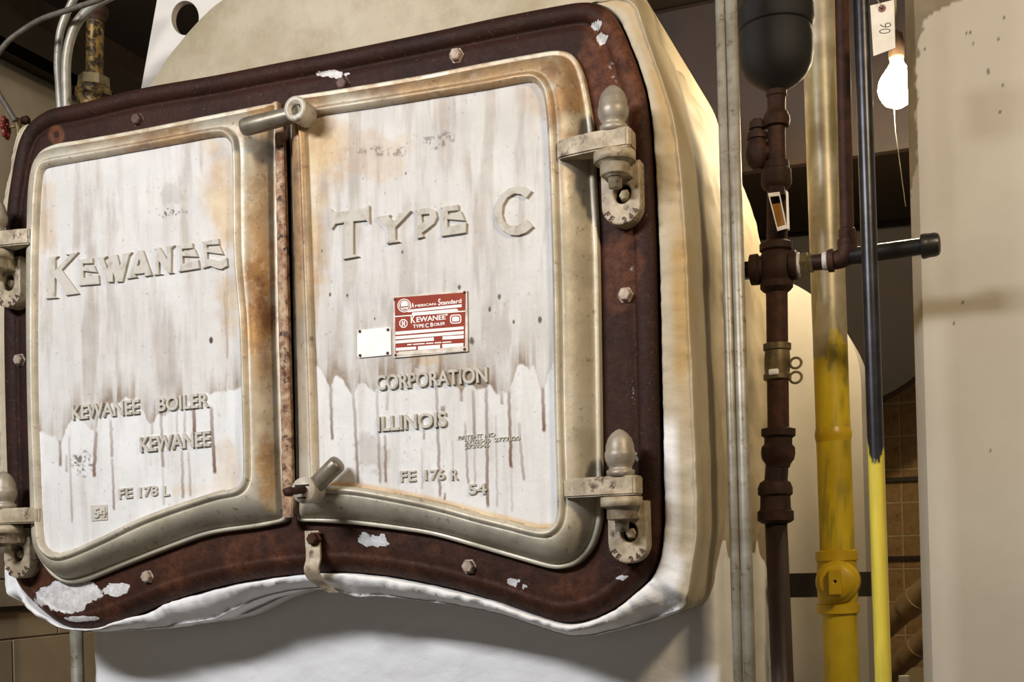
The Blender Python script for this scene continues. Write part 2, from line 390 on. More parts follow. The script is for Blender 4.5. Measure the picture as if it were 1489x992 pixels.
# ------------------------------------------------------------------ BOILER
boiler = thing('boiler', (-1.31, .4, 0), 'old boiler with rusty framed twin cast doors and white plastered casing', 'boiler')
FO = [(119,148),(205,127),(310,108.6),(409,89),(482,75),(620,46.5),(723,24),(816,6),(847,1.5),(870,3.7),(886,14),(900,34),(912,62),(924,93),(937,139),(944,200),(949,300),(951,343),(954,500),(957,640),(958,757),(955,800),(943,835),(911,868),(880,890),(849,902),(812,907),(775,897),(725,879),(663,860),(602,846),(540,836),(476,832),(419,836),(361,843),(303,855),(245,872),(188,895),(144,911),(110,916),(82,912),(60,898),(36,875),(22,845),(16,800),(10,700),(6,559),(5,444),(8,320),(18,245),(26,209),(37,185),(53,169),(75,157)]
FOP = np.array([PL(x, y, 0)[[0, 2]] for x, y in FO])
A = resample(catmull(FOP, 8, True), 900)
def smoothc(P, k=5, it=2):
    for _ in range(it): P = sum(np.roll(P, s, 0) for s in range(-k, k+1))/(2*k+1)
    return P
A = smoothc(A, 3, 1)
def normals(P):
    t = np.roll(P, -1, 0)-np.roll(P, 1, 0); t /= np.linalg.norm(t, axis=1)[:, None]+1e-9
    nrm = np.stack([t[:, 1], -t[:, 0]], 1)
    c = P.mean(0)
    if np.mean(np.sum(nrm*(P-c), 1)) < 0: nrm = -nrm
    return nrm
NA = smoothc(normals(A), 6, 2); NA /= np.linalg.norm(NA, axis=1)[:, None]
def rings(R, mat, name, parent, closed=True):      # R list of (N,3)
    n = len(R[0]); V = np.concatenate(R); Fc = []
    for k in range(len(R)-1):
        for i in range(n if closed else n-1):
            j = (i+1) % n; Fc.append((k*n+i, (k+1)*n+i, (k+1)*n+j, k*n+j))
    return mk(name, V, Fc, mat, parent)
def xyz(P2, Y): return np.stack([P2[:, 0], np.broadcast_to(Y, len(P2)), P2[:, 1]], 1)

# frame : side wall, rolled outer lip, cove, flat flange
prof = [(0, .07), (0, .03), (.0, .012)]
for i in range(1, 12):
    a = i/12*math.pi; prof.append((.019-.019*math.cos(a), .008-.017*math.sin(a)))
prof += [(.040, .006), (.045, .003), (.052, .001)]+[(.052+.0032*i, 0.0) for i in range(1, 33)]
prof += [(.165, .0), (.165, .02)]
lipk = .30+.70*sm(NA[:, 1], -.5, .6)
botf = sm(-NA[:, 1], .2, .8)
frame = rings([xyz(A-NA*s, (.028*botf*max(0, 1-s/.042)**2 if s > 0 else .028*botf if y < .02 else 0)+(y if s == 0 else np.where(y < 0, y*lipk, y*lipk))) for s, y in prof], M['frame'], 'front_frame', boiler)
V = np.array([v.co for v in frame.data.vertices])+origin(frame); x, y = proj(V)
so = np.repeat([p[0] for p in prof], len(A))
white = blob(x, y, 98, 866, 50, 27, .35, .06, .5)*1.3
for cx, cy, rx, ry in [(545, 786, 20, 9), (532, 780, 8, 6), (744, 847, 11, 7), (762, 853, 4, 3), (875, 55, 8, 9), (868, 36, 9, 7), (480, 107, 22, 6), (905, 840, 10, 4), (170, 858, 22, 9), (560, 790, 8, 4)]:
    white = np.maximum(white, blob(x, y, cx, cy, rx, ry, .75, .14)*.85)
white = np.maximum(white, .40*np.exp(-((so-.045)/.012)**2)*(x > 860)*sm(fbm(x, y, .03, 3), .35, .6))
white = np.maximum(white, .85*blob(x, y, 118, 900, 30, 5, .2))
rust = np.maximum(blob(x, y, 890, 130, 60, 140, .6, .03)*.8, blob(x, y, 905, 390, 30, 60, .6, .05)*.6)
rust = np.maximum(rust, (.25+.6*sm(fbm(x, y, .02, 4), .45, .75))*sm(y, 700, 780)*.8)
ringm = np.abs(np.hypot((x-82)/11, (y-196)/13)-.75); rust = np.maximum(rust, (1-sm(ringm, .2, .45))*.95)
setattr_(frame.data, white=white, rust=np.clip(rust, 0, 1))

def hexbolt(name, px, parent, mat, Y=0.0, r=.0125, h=.013):
    c = PL(px[0], px[1], Y-h*.6); a = np.array([c[0], Y+.004, c[2]]); b = np.array([c[0], Y-h, c[2]])
    return mk(name, *lathe(a, b, [(0, r*1.25), (.3, r*1.25), (.301, r), (.85, r), (1, r*.8)], hexa=True), mat, parent, smooth=False)
for px, m in [((198, 173), 'boltdark'), ((662, 79), 'bolt'), ((908, 428), 'bolt'), ((680, 824), 'bolt'), ((212, 839), 'bolt'), ((26, 523), 'bolt'), ((497, 121), 'boltdark')]:
    hexbolt('bolt', px, frame, M[m])

# insulation jacket behind the frame
JO = [(920,3),(934,31),(951,79),(968,127),(985,192),(994,274),(999,339),(1006,500),(1012,640),(1016,746),(1011,807),(997,879),(957,897),(895,917),(833,928),(787,920),(725,899),(663,885),(602,876),(540,868),(505,870),(462,858),(404,862),(361,873),(303,899),(245,911),(188,918),(147,921),(115,921),(82,918),(50,905),(16,868),(12,820),(5,700),(1,559),(0,444),(8,320),(21,240),(29,205),(41,184)]
JP = [PL(x, y, .02)[[0, 2]] for x, y in JO]+[np.array([-1.94, 2.565]), np.array([-1.80, 2.572]), np.array([-1.31, 2.572]), np.array([-.8, 2.575]), np.array([-.64, 2.585])]
J = resample(catmull(JP, 8, True), 900); J = smoothc(J, 3, 1)
def nearest(Pn, Q, smooth=8):                      # points of closed polyline Q nearest to each Pn, in order
    Qd = resample(Q, 4000); idx = np.array([np.argmin(((Qd-p)**2).sum(1)) for p in Pn]).astype(float)
    idx = np.unwrap(idx*2*np.pi/4000)
    k = np.concatenate([idx[-60:]-2*np.pi*np.sign(idx[-1]-idx[0]), idx, idx[:60]+2*np.pi*np.sign(idx[-1]-idx[0])])
    ker = np.ones(2*smooth+1)/(2*smooth+1)
    for _ in range(2): k = np.convolve(k, ker, 'same')
    k = np.mod(k[60:-60]*4000/(2*np.pi), 4000); i0 = np.floor(k).astype(int) % 4000; f = (k-np.floor(k))[:, None]
    return Qd[i0]*(1-f)+Qd[(i0+1) % 4000]*f
Ain = nearest(J, A)
zz = lambda P: fbm(P[:, 0]*1+3, P[:, 1]+5, 24, 4)-.5
RR = []; TT = []
for t, Yb in [(-.12, .06), (.06, .055), (.085, .02), (.12, .013), (.18, .012), (.35, .012), (.6, .013), (.85, .014), (.93, .014), (.96, .009), (1.0, .013), (1.015, .024), (1.0, .030), (.995, .036), (1.012, .046), (1.0, .056), (1.0, .10)]:
    P = Ain+(J-Ain)*t; nrm = normals(J); bot = sm(-nrm[:, 1], .35, .8); amp = .004+.007*bot if -.05 < t < 1.1 else 0*bot
    P = P+nrm*((fbm(P[:, 0]+3, P[:, 1]+5, 14, 5)-.5)*amp*.9)[:, None]
    cr_ = 1-np.abs(fbm(P[:, 0]*.8+11+t*.05, P[:, 1]*1.5+t*.04, 17, 5)-.5)*4
    RR.append(xyz(P, Yb-(cr_-.5)*amp*1.0+bot*np.clip(t-.38, 0, .6)*.085)); TT.append(np.full(len(J), t))
for Yb in np.linspace(.14, .95, 26):
    P = J.copy(); nrm = normals(J); P = P+nrm*((fbm(P[:, 1]*2+Yb*.7, Yb*3+P[:, 0], 5, 3)-.5)*.022*min(1, (Yb-.1)*6))[:, None]
    RR.append(xyz(P, Yb))
RR.append(xyz(J.mean(0)+(J-J.mean(0))*.3, .95)); RR.append(xyz(J.mean(0)+(J-J.mean(0))*.0, .95))
jacket = rings(RR, M['jacket'], 'insulation_jacket', boiler)
V = np.array([v.co for v in jacket.data.vertices])+origin(jacket); x, y = proj(V)
tj = np.concatenate(TT+[np.full(len(V)-sum(len(q_) for q_ in TT), 2.0)]); rgt = (V[:, 0] > -.62)
rj = np.clip(.5*rgt*sm(tj+(fbm(x, y, .05, 3)-.5)*.25, .5, .62)*(tj < .95)*(1-sm(y, 590, 680))+blob(x, y, 992, 430, 20, 140, .4, .03, .2)*.7*(V[:, 1] < .1)+.35*blob(x, y, 975, 150, 40, 170, .6, .03, .1), 0, 1)
wj = np.clip(sm(y, 590, 640)*sm(988-x, -3, 3)*(x > 940)+sm(y, 800, 830)*(x < 960), 0, 1)
setattr_(jacket.data, rust=rj, white=wj*.8)

# lower firebox casing
def casing():
    Yf = .23; xl = PL(131, 950, Yf)[0]; xr = -.478; z1 = 1.62; nx, nz = 180, 120
    V = []; Fc = []
    prof2 = [(xl, .95), (xl-.006, .6), (xl-.004, .3), (xl, Yf+.03), (xl+.008, Yf+.008)]+[(xl+.02+(xr-.012-xl-.02)*i/nx, Yf) for i in range(nx+1)]+[(xr-.005, Yf+.006), (xr-.001, Yf+.016), (xr, Yf+.04), (xr, .3), (xr, .6), (xr, .95)]
    zs = np.concatenate([np.linspace(0, 1.1, 12), np.linspace(1.11, z1, nz)])
    P = np.array([[a, b, z] for z in zs for a, b in prof2]); n = len(prof2)
    d = (fbm(P[:, 0]+7, P[:, 2]+1, 9, 5)-.5)*.012; P[:, 1] += np.where(P[:, 1] < .3, d, 0); P[:, 0] += np.where(P[:, 1] > .2, (fbm(P[:, 1]+1, P[:, 2], 6, 3)-.5)*.012, 0)
    Fc = [(r*n+i, r*n+i+1, (r+1)*n+i+1, (r+1)*n+i) for r in range(len(zs)-1) for i in range(n-1)]
    o = mk('firebox_casing', P, Fc, M['jacket'], boiler)
    x, y = proj(P); setattr_(o.data, rust=np.zeros(len(P)), white=np.full(len(P), .85))
casing()

# hood above the frame and gusset plate with a hole
def hood():
    Y0, Y1 = .13, .9
    L = [PL(x, y, Y0)[[0, 2]] for x, y in [(190, 152), (205, 125), (231, 85), (256, 54), (282, 25), (304, 3), (330, -18)]]
    Rr = [np.array(q) for q in [(-1.40, 2.93), (-1.15, 2.97), (-.95, 2.94), (-.78, 2.87), (-.66, 2.78), (-.600, 2.69), (-.575, 2.60), (-.565, 2.5)]]
    P = resample(catmull(L+Rr, 6), 160, False)
    Pc = np.array([-1.2, 2.45]); RR = []
    for k, Yy in [(.0, Y0), (.3, Y0), (.6, Y0), (.85, Y0), (.97, Y0+.004), (1.0, Y0+.03), (1.0, .4), (1.0, .7), (1.0, Y1)]:
        Q = Pc+(P-Pc)*k; RR.append(xyz(Q, Yy)+np.stack([0*Q[:, 0], (fbm(Q[:, 0]+2, Q[:, 1], 4, 4)-.5)*.02, 0*Q[:, 0]], 1))
    rings(RR, M['hoodm'], 'smoke_hood', boiler, closed=False)
    Yg = .36; outer = [PL(x, y, Yg)[[0, 2]] for x, y in [(203, 140), (228, 0), (232, -25), (420, -25), (420, 140)]]
    hc = [PL(269+20*math.cos(a), 26+25*math.sin(a), Yg)[[0, 2]] for a in np.linspace(0, 2*math.pi, 33)[:-1]]
    g = mk('gusset_plate', *curve_mesh([outer, hc], .02, .001, Yg+.02), M['casing2'], boiler, smooth=False)
hood()

# ------------------------------------------------------------------ DOORS
YP = -.065                                         # plane of the recessed panels
YBND = 0.0
def door(name, outer_px, inner_px, label):
    Ao = resample(catmull([PL(x, y, -.012)[[0, 2]] for x, y in outer_px], 8, True), 700)
    Bi = smoothc(resample(catmull([PL(x, y, YP)[[0, 2]] for x, y in inner_px], 8, True), 700), 2, 1)
    Ao = smoothc(Ao, 2, 1); Bn = nearest(Ao, Bi, 7)
    wd = np.linalg.norm(Bn-Ao, axis=1); u = (Bn-Ao)/wd[:, None]
    RR = [xyz(Ao, .012), xyz(Ao, -.012), xyz(Ao+u*.002, -.017), xyz(Ao+u*.007, -.018), xyz(Ao+u*.010, -.015)]
    edge = [0, .7, 1, .8, .2]
    for i in range(0, 21):
        k = i/20; s = .011+(wd-.031)*k; hgt = .018+(.070-.018)*math.sin(k*math.pi/2)**.85
        RR.append(xyz(Ao+u*s[:, None], -hgt)); edge.append(0)
    for i in range(0, 10):
        k = i/9; s = wd-.020+.017*k; RR.append(xyz(Ao+u*s[:, None], -.070-.0025*k-.009*math.sin(math.pi*k))); edge.append(0)
    RR.append(xyz(Bn-u*.0025, YP-.001)); edge.append(0); RR.append(xyz(Bn+u*.0, YP+.004)); edge.append(0)
    d = rings(RR, M['band'], name, boiler); d['label'] = label
    V = np.array([v.co for v in d.data.vertices])+origin(d); x, y = proj(V)
    return d, V, x, y, np.repeat(edge, len(Ao)), wd
RO = [(421,146),(432,140),(445,137.5),(530,124),(620,108.6),(693,94),(785,77),(816,74),(835,82),(847,105),(856,145),(863,195),(866,272),(870,348),(872,459),(874,600),(875,686),(876,737),(873,765),(862,797),(842,819),(821,827),(800,827),(756,815),(694,797),(633,780),(586,772),(540,766),(501,762),(446,759),(434,758),(432,740),(430,600),(426,400),(422,200)]
RI = [(448,178),(465,171),(530,161),(600,150),(700,134),(768,122),(783,128),(791,146),(796,198),(801,330),(804,450),(806,600),(809,703),(809,750),(799,766),(780,766),(745,757),(700,746),(645,731),(590,719),(522,707),(481,704),(470,703),(466,696),(462,560),(457,416),(450,220)]
LO = [(119,203.5),(200,189),(300,169),(372,155),(394,151),(401,151),(405,156),(406,300),(409,480),(414,640),(418,745),(417,756),(411,760),(372,768),(305,778),(244,799),(174,826),(131,843),(100,849),(78,839),(61,817),(52,799),(48,769),(46,690),(43,560),(41,438),(41,330),(42,290),(45,262),(51,236),(62,219),(85,209)]
LI = [(63,262),(66,249),(76,244),(150,231),(240,215),(318,201),(332,206),(339,226),(341,370),(349,470),(352,560),(355,680),(352,702),(341,709),(305,717),(218,747),(152,778),(109,797),(86,803),(72,797),(65,778),(61,691),(57,560),(57,400),(60,300)]
rdoor, RV, rx, ry, redge, rw = door('boiler_door', RO, RI, 'right hand cast door')
ldoor, LV, lx, ly, ledge, lw = door('boiler_door', LO, LI, 'left hand cast door')
def bandattrs(d, x, y, edge, left):
    top = 1-sm(y, 140, 330) if not left else 1-sm(y, 170, 420)
    rust = np.clip((.55*top+.25)*sm(fbm(x, y, .018, 4), .25, .6)*(1-sm(y, 620, 760)), 0, 1)
    if left:
        rust = np.maximum(rust, .95*blob(x, y, 382, 430, 40, 200, .5, .03, .2)); rust = np.maximum(rust, .8*blob(x, y, 390, 690, 22, 80, .5, .04, .3)); rust = np.maximum(rust, .8*blob(x, y, 400, 160, 40, 22, .4, .05))
        pale = np.maximum(.9*(1-sm(x, 50, 75)), .5*sm(y, 380, 600)*(1-sm(y, 700, 740)))
        rust *= np.where(x < 70, .3, 1); pale = np.maximum(pale, .6*(1-sm(y, 180, 330)))
    else:
        rust = np.maximum(rust, .75*blob(x, y, 640, 105, 190, 42, .35, .03)); rust = np.maximum(rust, .85*(1-sm(x, 440, 452))*(1-sm(y, 380, 560)))
        rust = np.maximum(rust, .35*(1-sm(x, 455, 465))*(1-sm(y, 640, 690)))
        pale = np.clip(sm(x, 790, 815)*sm(y, 80, 300)*(1-sm(y, 690, 720)), 0, 1)*.95+.5*(x < 465)*sm(y, 420, 560)*(1-sm(y, 640, 690))
        rust *= 1-.75*sm(x, 800, 815)*sm(y, 200, 330)
    chips = sm(fbm(x, y, .12, 4), .66, .72)
    pale = .35+.4*sm(fbm(x+50, y, .02, 4), .35, .65)
    setattr_(d.data, rust=np.clip(rust, 0, 1), pale=np.clip(pale, 0, 1), edge=np.clip(edge*(.3+.7*sm(fbm(x, y, .05), .35, .6))+chips*.25, 0, 1))
bandattrs(rdoor, rx, ry, redge, False); bandattrs(ldoor, lx, ly, ledge, True)

TIDE_R = [(440,520),(461,532),(470,545),(480,566),(487,548),(495,548),(503,563),(514,580),(520,560),(528,556),(537,566),(545,570),(552,556),(570,548),(600,546),(640,552),(664,562),(672,572),(680,556),(692,566),(706,564),(714,562),(722,575),(731,570),(738,574),(746,556),(752,533),(760,531),(770,538),(776,532),(784,562),(790,575),(796,548),(804,530),(830,520)]
TIDE_L = [(50,628),(80,636),(88,648),(96,626),(107,608),(118,608),(128,624),(139,630),(144,604),(160,590),(185,580),(200,580),(208,598),(217,616),(224,614),(230,602),(240,606),(252,594),(268,582),(284,586),(300,574),(312,572),(360,565)]
DR_R = [(481,560,483,640,2.6,.8),(514,574,521,704,2.6,.75),(548,568,553,704,2.4,.55),(560,631,561,702,2.2,.8),(564,570,563,597,2.5,.4),(617,620,617,639,2.2,.6),(634,540,640,723,2.6,.7),(644,590,644,598,4,.8),(647,716,647,727,2.2,.8),(670,563,671,584,2.6,.6),(688,566,690,640,2.8,.7),(690,640,691,704,2,.4),(707,560,709,738,2.8,.85),(676,613,681,704,2.2,.6),(730,571,730,588,2.5,.6),(740,566,743,681,2.8,.95),(743,681,745,745,2,.3),(754,613,762,699,2.6,.55),(721,600,723,738,2,.35),(789,563,791,628,3,.95),(613,650,614,712,2,.3),(658,640,659,690,1.8,.3),(607,515,606,535,4,.6),(640,516,640,560,3,.55),(601,518,600,560,3,.4),(470,705,800,770,0,0)]
DR_L = [(87,640,88,678,2.5,.8),(96,661,97,687,2.2,.5),(100,632,105,760,2,.45),(139,626,137,694,3,.9),(161,610,163,665,2.6,.6),(163,665,166,742,2.2,.7),(221,600,221,632,2.5,.4),(234,598,237,680,2.6,.65),(237,680,238,735,2,.35),(257,595,258,630,2,.35),(268,598,269,630,2.2,.45),(281,574,283,632,3,.95),(264,655,266,725,2.4,.6),(274,655,277,722,2.2,.45),(307,590,312,689,3,.95),(330,330,331,520,2,.25),(326,420,331,522,2,.4)]
def panel(dr, inner_px, tide, drips, left):
    Bi = np.array([PL(x, y, YP)[[0, 2]] for x, y in inner_px]); x0, x1 = Bi[:, 0].min()-.006, Bi[:, 0].max()+.006; z1 = Bi[:, 1].max()+.008
    nx, nz = 430, 330; xs = np.linspace(x0, x1, nx)
    ob = catmull([PL(x, y, YP)[[0, 2]] for x, y in inner_px], 8, True)
    # lower edge of the panel follows the arch of the moulding
    lo = []
    for xx in xs:
        m = np.abs(ob[:, 0]-xx) < .012; lo.append(ob[m][:, 1].min()-.014 if m.any() else np.nan)
    lo = np.array(lo); ok = ~np.isnan(lo); lo = np.interp(xs, xs[ok], lo[ok]); lo = np.convolve(np.pad(lo, 12, 'edge'), np.ones(25)/25, 'valid')
    V = np.array([[xx, YP, lo[i]+(z1-lo[i])*k/(nz-1)] for k in range(nz) for i, xx in enumerate(xs)])
    V[:, 1] += (fbm(V[:, 0]+4, V[:, 2], 14, 4)-.5)*.0016
    ins = np.zeros(len(V), bool); q = ob; k = len(q); q = ob+normals(ob)*.0035
    for a_, b_ in zip(q, np.roll(q, -1, 0)):
        c_ = (a_[1] > V[:, 2]) != (b_[1] > V[:, 2]); ins ^= c_ & (V[:, 0] < (b_[0]-a_[0])*(V[:, 2]-a_[1])/((b_[1]-a_[1]) if abs(b_[1]-a_[1]) > 1e-12 else 1e-12)+a_[0])
    V[~ins, 1] += .012
    Fc = [(r*nx+i, r*nx+i+1, (r+1)*nx+i+1, (r+1)*nx+i) for r in range(nz-1) for i in range(nx-1)]
    o = mk('door_panel', V, Fc, M['panel'], dr)
    x, y = proj(V)
    tb = np.interp(x, [t[0] for t in tide], [t[1] for t in tide])+(fbm(x, y, .16, 4)-.5)*9
    up = tb-y
    streak = fbm(x, y*.06, .07, 4)
    stain = sm(up, -1, 3)*np.exp(-np.clip(up, 0, 999)/(42 if not left else 36))*(.35+1.0*sm(streak, .35, .7))*.95
    stain = np.maximum(stain, (.20+.28*sm(fbm(x+90, y*.12, .05, 4), .5, .72))*sm(up, 0, 4))
    drip = np.zeros(len(x)); mw = np.ones(len(x))
    for a, b, c, dd, wv, s in drips:
        if s == 0: continue
        t = (y-b)/(dd-b); xc = a+(c-a)*t+(fbm(y*1.0, y*0+a, .12, 3)-.5)*2.5
        mk_ = (1-sm(np.abs(x-xc), wv*.45, wv*1.2))*sm(t, -.02, .06)*(1-sm(t, .97, 1.02))*s*(.55+.45*np.clip(t, 0, 1))
        drip = np.maximum(drip, mk_)
    chip = sm(fbm(x*1.0+31, y*1.0, .22, 4), .79, .83)*.4
    if left:
        rust = np.maximum(.75*blob(x, y, 326, 290, 40, 120, .7, .03, .1), .5*blob(x, y, 66, 330, 20, 90, .6, .04, .1)); rust = np.maximum(rust, .6*blob(x, y, 333, 450, 26, 90, .6, .04, .1))
        rust = np.maximum(rust, .5*(1-sm(np.abs(y-712), 0, 14))*(x > 250)*fbm(x, y, .05)); rust = np.maximum(rust, .30*blob(x, y, 330, 690, 20, 60, .4, .04))
        chip = np.maximum(chip, blob(x, y, 120, 675, 20, 18, .5, .05)*sm(fbm(x, y, .3, 3), .52, .6)*.8)
        chip = np.maximum(chip, blob(x, y, 245, 309, 30, 8, .6, .05)*sm(fbm(x, y, .25, 3), .58, .66)*.9); chip = np.maximum(chip, .18*blob(x, y, 250, 280, 16, 20, .8, .08))
        chip = np.maximum(chip, blob(x, y, 307, 495, 3, 5, .2))
    else:
        rust = np.maximum(.9*blob(x, y, 462, 225, 62, 85, .6, .03, .1), .85*blob(x, y, 450, 330, 28, 180, .5, .04, .1)); rust = np.maximum(rust, .45*blob(x, y, 785, 150, 28, 46, .6, .05, .1))
        rust = np.maximum(rust, .55*blob(x, y, 618, 523, 24, 9, .7, .1)); rust = np.maximum(rust, .35*blob(x, y, 540, 220, 60, 40, .7, .03))
        arch = np.interp(x, [470, 522, 590, 645, 700, 745, 780], [704, 707, 719, 731, 746, 757, 766]); rust = np.maximum(rust, .8*(1-sm(np.abs(y-arch), 1, 8)))
        for cx, cy, r in [(686, 497, 6), (712, 450, 4), (726, 432, 4), (785, 465, 5), (747, 468, 3), (505, 430, 3), (480, 428, 3), (545, 464, 2.5), (590, 252, 2.5), (585, 366, 3), (668, 418, 4), (468, 365, 2.5)]:
            chip = np.maximum(chip, .9*blob(x, y, cx, cy, r*.6, r, .4, .2))
        chip = np.maximum(chip, .55*blob(x, y, 560, 220, 45, 7, .7, .06)*sm(fbm(x, y, .2, 3), .5, .6)); chip = np.maximum(chip, .55*blob(x, y, 630, 205, 30, 12, .8, .06)*sm(fbm(x, y, .2, 3), .5, .6))
        stain = np.maximum(stain, .30*blob(x, y, 540, 660, 30, 30, .8, .05)); stain = np.maximum(stain, .45*blob(x, y, 470, 190, 22, 14, .8, .08))
    setattr_(o.data, stain=np.clip(stain, 0, .85), drip=drip, rust=np.clip(rust, 0, 1)*.9, chip=np.clip(chip, 0, 1))
    return o
rpan = panel(rdoor, RI, TIDE_R, DR_R, False); lpan = panel(ldoor, LI, TIDE_L, DR_L, True)

# cast letters, traced stroke by stroke
def cmap(ox, oy, s): return lambda P: [(ox+a/s, oy+b/s) for a, b in P]
c1, c2, c3, c4 = cmap(50, 330, 8.267), cmap(190, 320, 8.267), cmap(470, 280, 8.267), cmap(590, 250, 7.445)
LET_L = [[c1([(165,362),(280,348),(243,385),(243,520),(420,335),(362,330),(520,300),(320,515),(528,800),(365,822),(380,795),(240,605),(232,835),(275,850),(122,862),(160,838)])],
 [c1([(515,395),(690,372),(692,435),(575,440),(578,480),(712,465),(745,545),(582,528),(585,615),(762,575),(772,685),(525,705),(545,680),(540,410)])],
 [c1([(740,365),(865,350),(825,385),(870,505),(910,345),(985,328),(1020,470),(1060,350),(1045,325),(1165,300),(1130,340),(1050,655),(975,660),(940,545),(935,660),(870,660),(770,395)])],
 [c2([(75,362),(140,360),(245,660),(155,675),(165,635),(40,650),(70,685),(-58,705),(-20,670)]), c2([(95,465),(68,550),(118,545)])],
 [c2([(268,345),(340,325),(432,470),(430,340),(408,322),(520,300),(480,340),(478,625),(508,632),(442,640),(330,490),(330,640),(375,648),(265,660),(292,635),(300,355)])],
 [c2([(548,305),(735,275),(738,335),(610,345),(612,380),(760,345),(800,440),(615,432),(620,525),(805,475),(818,580),(565,620),(590,590),(580,330)])],
 [c2([(840,260),(1045,220),(1055,288),(905,298),(910,340),(1060,305),(1105,410),(910,385),(915,468),(990,470),(1060,490),(1145,450),(1155,550),(1080,590),(1010,575),(950,550),(855,580),(885,550),(870,280)])]]
LET_R = [[c3([(80,185),(125,235),(320,215),(490,185),(545,150),(550,370),(510,330),(355,345),(355,740),(425,765),(230,800),(255,760),(245,360),(140,375),(95,440)])],
 [c3([(635,290),(800,262),(785,290),(840,350),(905,265),(890,245),(1050,215),(860,420),(862,560),(918,590),(755,612),(775,575),(770,440)])],
 [c4([(90,410),(250,382),(320,420),(335,490),(300,560),(170,660),(190,700),(115,720),(120,690),(122,430)]), c4([(165,460),(250,450),(255,480),(175,555)])],
 [c4([(360,380),(560,350),(566,412),(450,425),(455,462),(590,420),(635,525),(445,510),(448,592),(650,545),(645,655),(378,695),(400,660),(395,400)])],
 [c4([(1360,205),(1300,280),(1240,240),(1170,230),(1090,280),(1045,360),(1035,450),(1060,530),(1110,575),(1180,582),(1240,560),(1305,512),(1375,590),(1300,655),(1210,685),(1120,680),(1040,630),(980,560),(955,450),(970,350),(1030,240),(1110,175),(1200,150),(1290,160)])]]
ld_ = .0075
n_ = N('cast_letter_paint', .6, 0); n_.b.inputs['Specular IOR Level'].default_value = .2; g_ = n_.noise(50, 4); M['letter'] = n_.out(n_.mix(n_.ramp(g_, .5, .75), 'bdb8ad', '9c9384'), bump=g_, bs=.2, bd=.003)
for dr, LS in ((ldoor, LET_L), (rdoor, LET_R)):
    for loops in LS:
        L = [[PL(a, b, YP-ld_)[[0, 2]] for a, b in lp] for lp in loops]
        mk('letter', *curve_mesh(L, ld_, .0008, YP+.001), M['letter'], dr, smooth=False)
def cast(s, dr, pl, pr, h, d=.0065, bold=.012, mat='letter', nm='cast_lettering'):
    V, Fc = text_mesh(s, pl, pr, h, YP+.0005, d, .0008, bold); mk(nm, V, Fc, M[mat], dr, smooth=False)
cast('KEWANEE', ldoor, (104, 611), (202, 602), 21); cast('BOILER', ldoor, (229, 599), (303, 592), 21)
cast('KEWANEE', ldoor, (203, 658), (305, 649), 22)
cast('FE', ldoor, (172, 726), (192, 724), 15, .005); cast('178', ldoor, (201.5, 724), (229, 721), 15, .005); cast('L', ldoor, (237, 722), (246, 721), 15, .005)
cast('54', ldoor, (136, 754), (154, 752), 15, .006)
cast('CORPORATION', rdoor, (546, 568), (708.5, 556), 22); cast('ILLINOIS', rdoor, (548, 628), (649, 620.5), 22)
cast('FE', rdoor, (581.5, 701), (604.5, 700), 16, .005); cast('176', rdoor, (617, 699), (647, 698), 16, .005); cast('R', rdoor, (655.5, 698.4), (666, 697.4), 16, .005)
cast('54', rdoor, (681, 719.7), (707, 719), 16, .005)
cast('PATENT NO', rdoor, (666, 640), (720, 635), 6, .003, .004); cast('2702540  2777820', rdoor, (676, 646), (756, 640), 6, .003, .004); cast('2739346', rdoor, (676, 653), (711, 650), 6, .003, .004)
q = [PL(x, y, YP)[[0, 2]] for x, y in [(132.5, 735), (156.5, 734), (157, 756), (134, 758)]]
mk('number_pad', *prism(q, YP+.001, YP-.002), M['letter'], ldoor, smooth=False)

# rating plate and blank plate riveted to the right door
def quad_plate(name, px, Yb, th, mat, parent):
    return mk(name, *prism([PL(x, y, Yb-th)[[0, 2]] for x, y in px], Yb, Yb-th), M[mat], parent, smooth=False)
quad_plate('name_plate', [(571.5, 432), (679, 422.5), (680.5, 511), (572.5, 520.5)], YP+.001, .005, 'platemetal', rdoor)
c6 = cmap(560, 410, 8.27); YQ = YP-.004
quad_plate('plate_ground', c6([(115, 190), (965, 125), (957, 775), (125, 850)]), YQ, .0008, 'platered', rdoor)
Y2 = YQ-.0008
def shp(loops, d=.0007, mat='platewhite', Y=Y2, nm='plate_print'):
    V, Fc = curve_mesh([[PL(a, b, Y-d)[[0, 2]] for a, b in c6(L)] for L in loops], d, .0, Y); return V, Fc
def circ(cx, cy, r, n=28, a0=0, a1=2*math.pi): return [(cx+r*math.cos(t), cy+r*math.sin(t)) for t in np.linspace(a0, a1, n, endpoint=False)]
parts = [shp([[(110, 412), (965, 345), (965, 358), (110, 425)]]), shp([[(312, 332), (920, 268), (920, 303), (280, 365), (262, 362)]]), shp([[(325, 370), (860, 322), (885, 348), (325, 396)]])]
for L in [[(125,600),(945,535),(945,570),(125,638)], [(125,655),(945,590),(945,628),(125,692)], [(125,708),(585,665),(585,708),(125,742)], [(690,655),(945,640),(945,680),(690,695)], [(130,795),(372,778),(372,812),(130,830)], [(395,775),(660,755),(660,800),(395,820)], [(685,750),(940,735),(940,775),(690,798)]]: parts.append(shp([L]))
for i, (a, b) in enumerate([(265, 320), (335, 475), (490, 580), (595, 675), (690, 795)]):
    ya = 750-(a-265)*.066; yb = 750-(b-265)*.066; parts.append(shp([[(a, ya), (b, yb), (b, yb+13), (a, ya+13)]]))
parts += [shp([circ(230, 285, 82), circ(230, 285, 72)[::-1]]), shp([circ(230, 285, 62), circ(230, 285, 54)[::-1]])]
parts += [shp([[(190, 298), (190, 265), (205, 240), (232, 228), (258, 238), (272, 262), (275, 290)]]), shp([[(180, 315), (285, 302), (285, 318), (180, 330)]])]
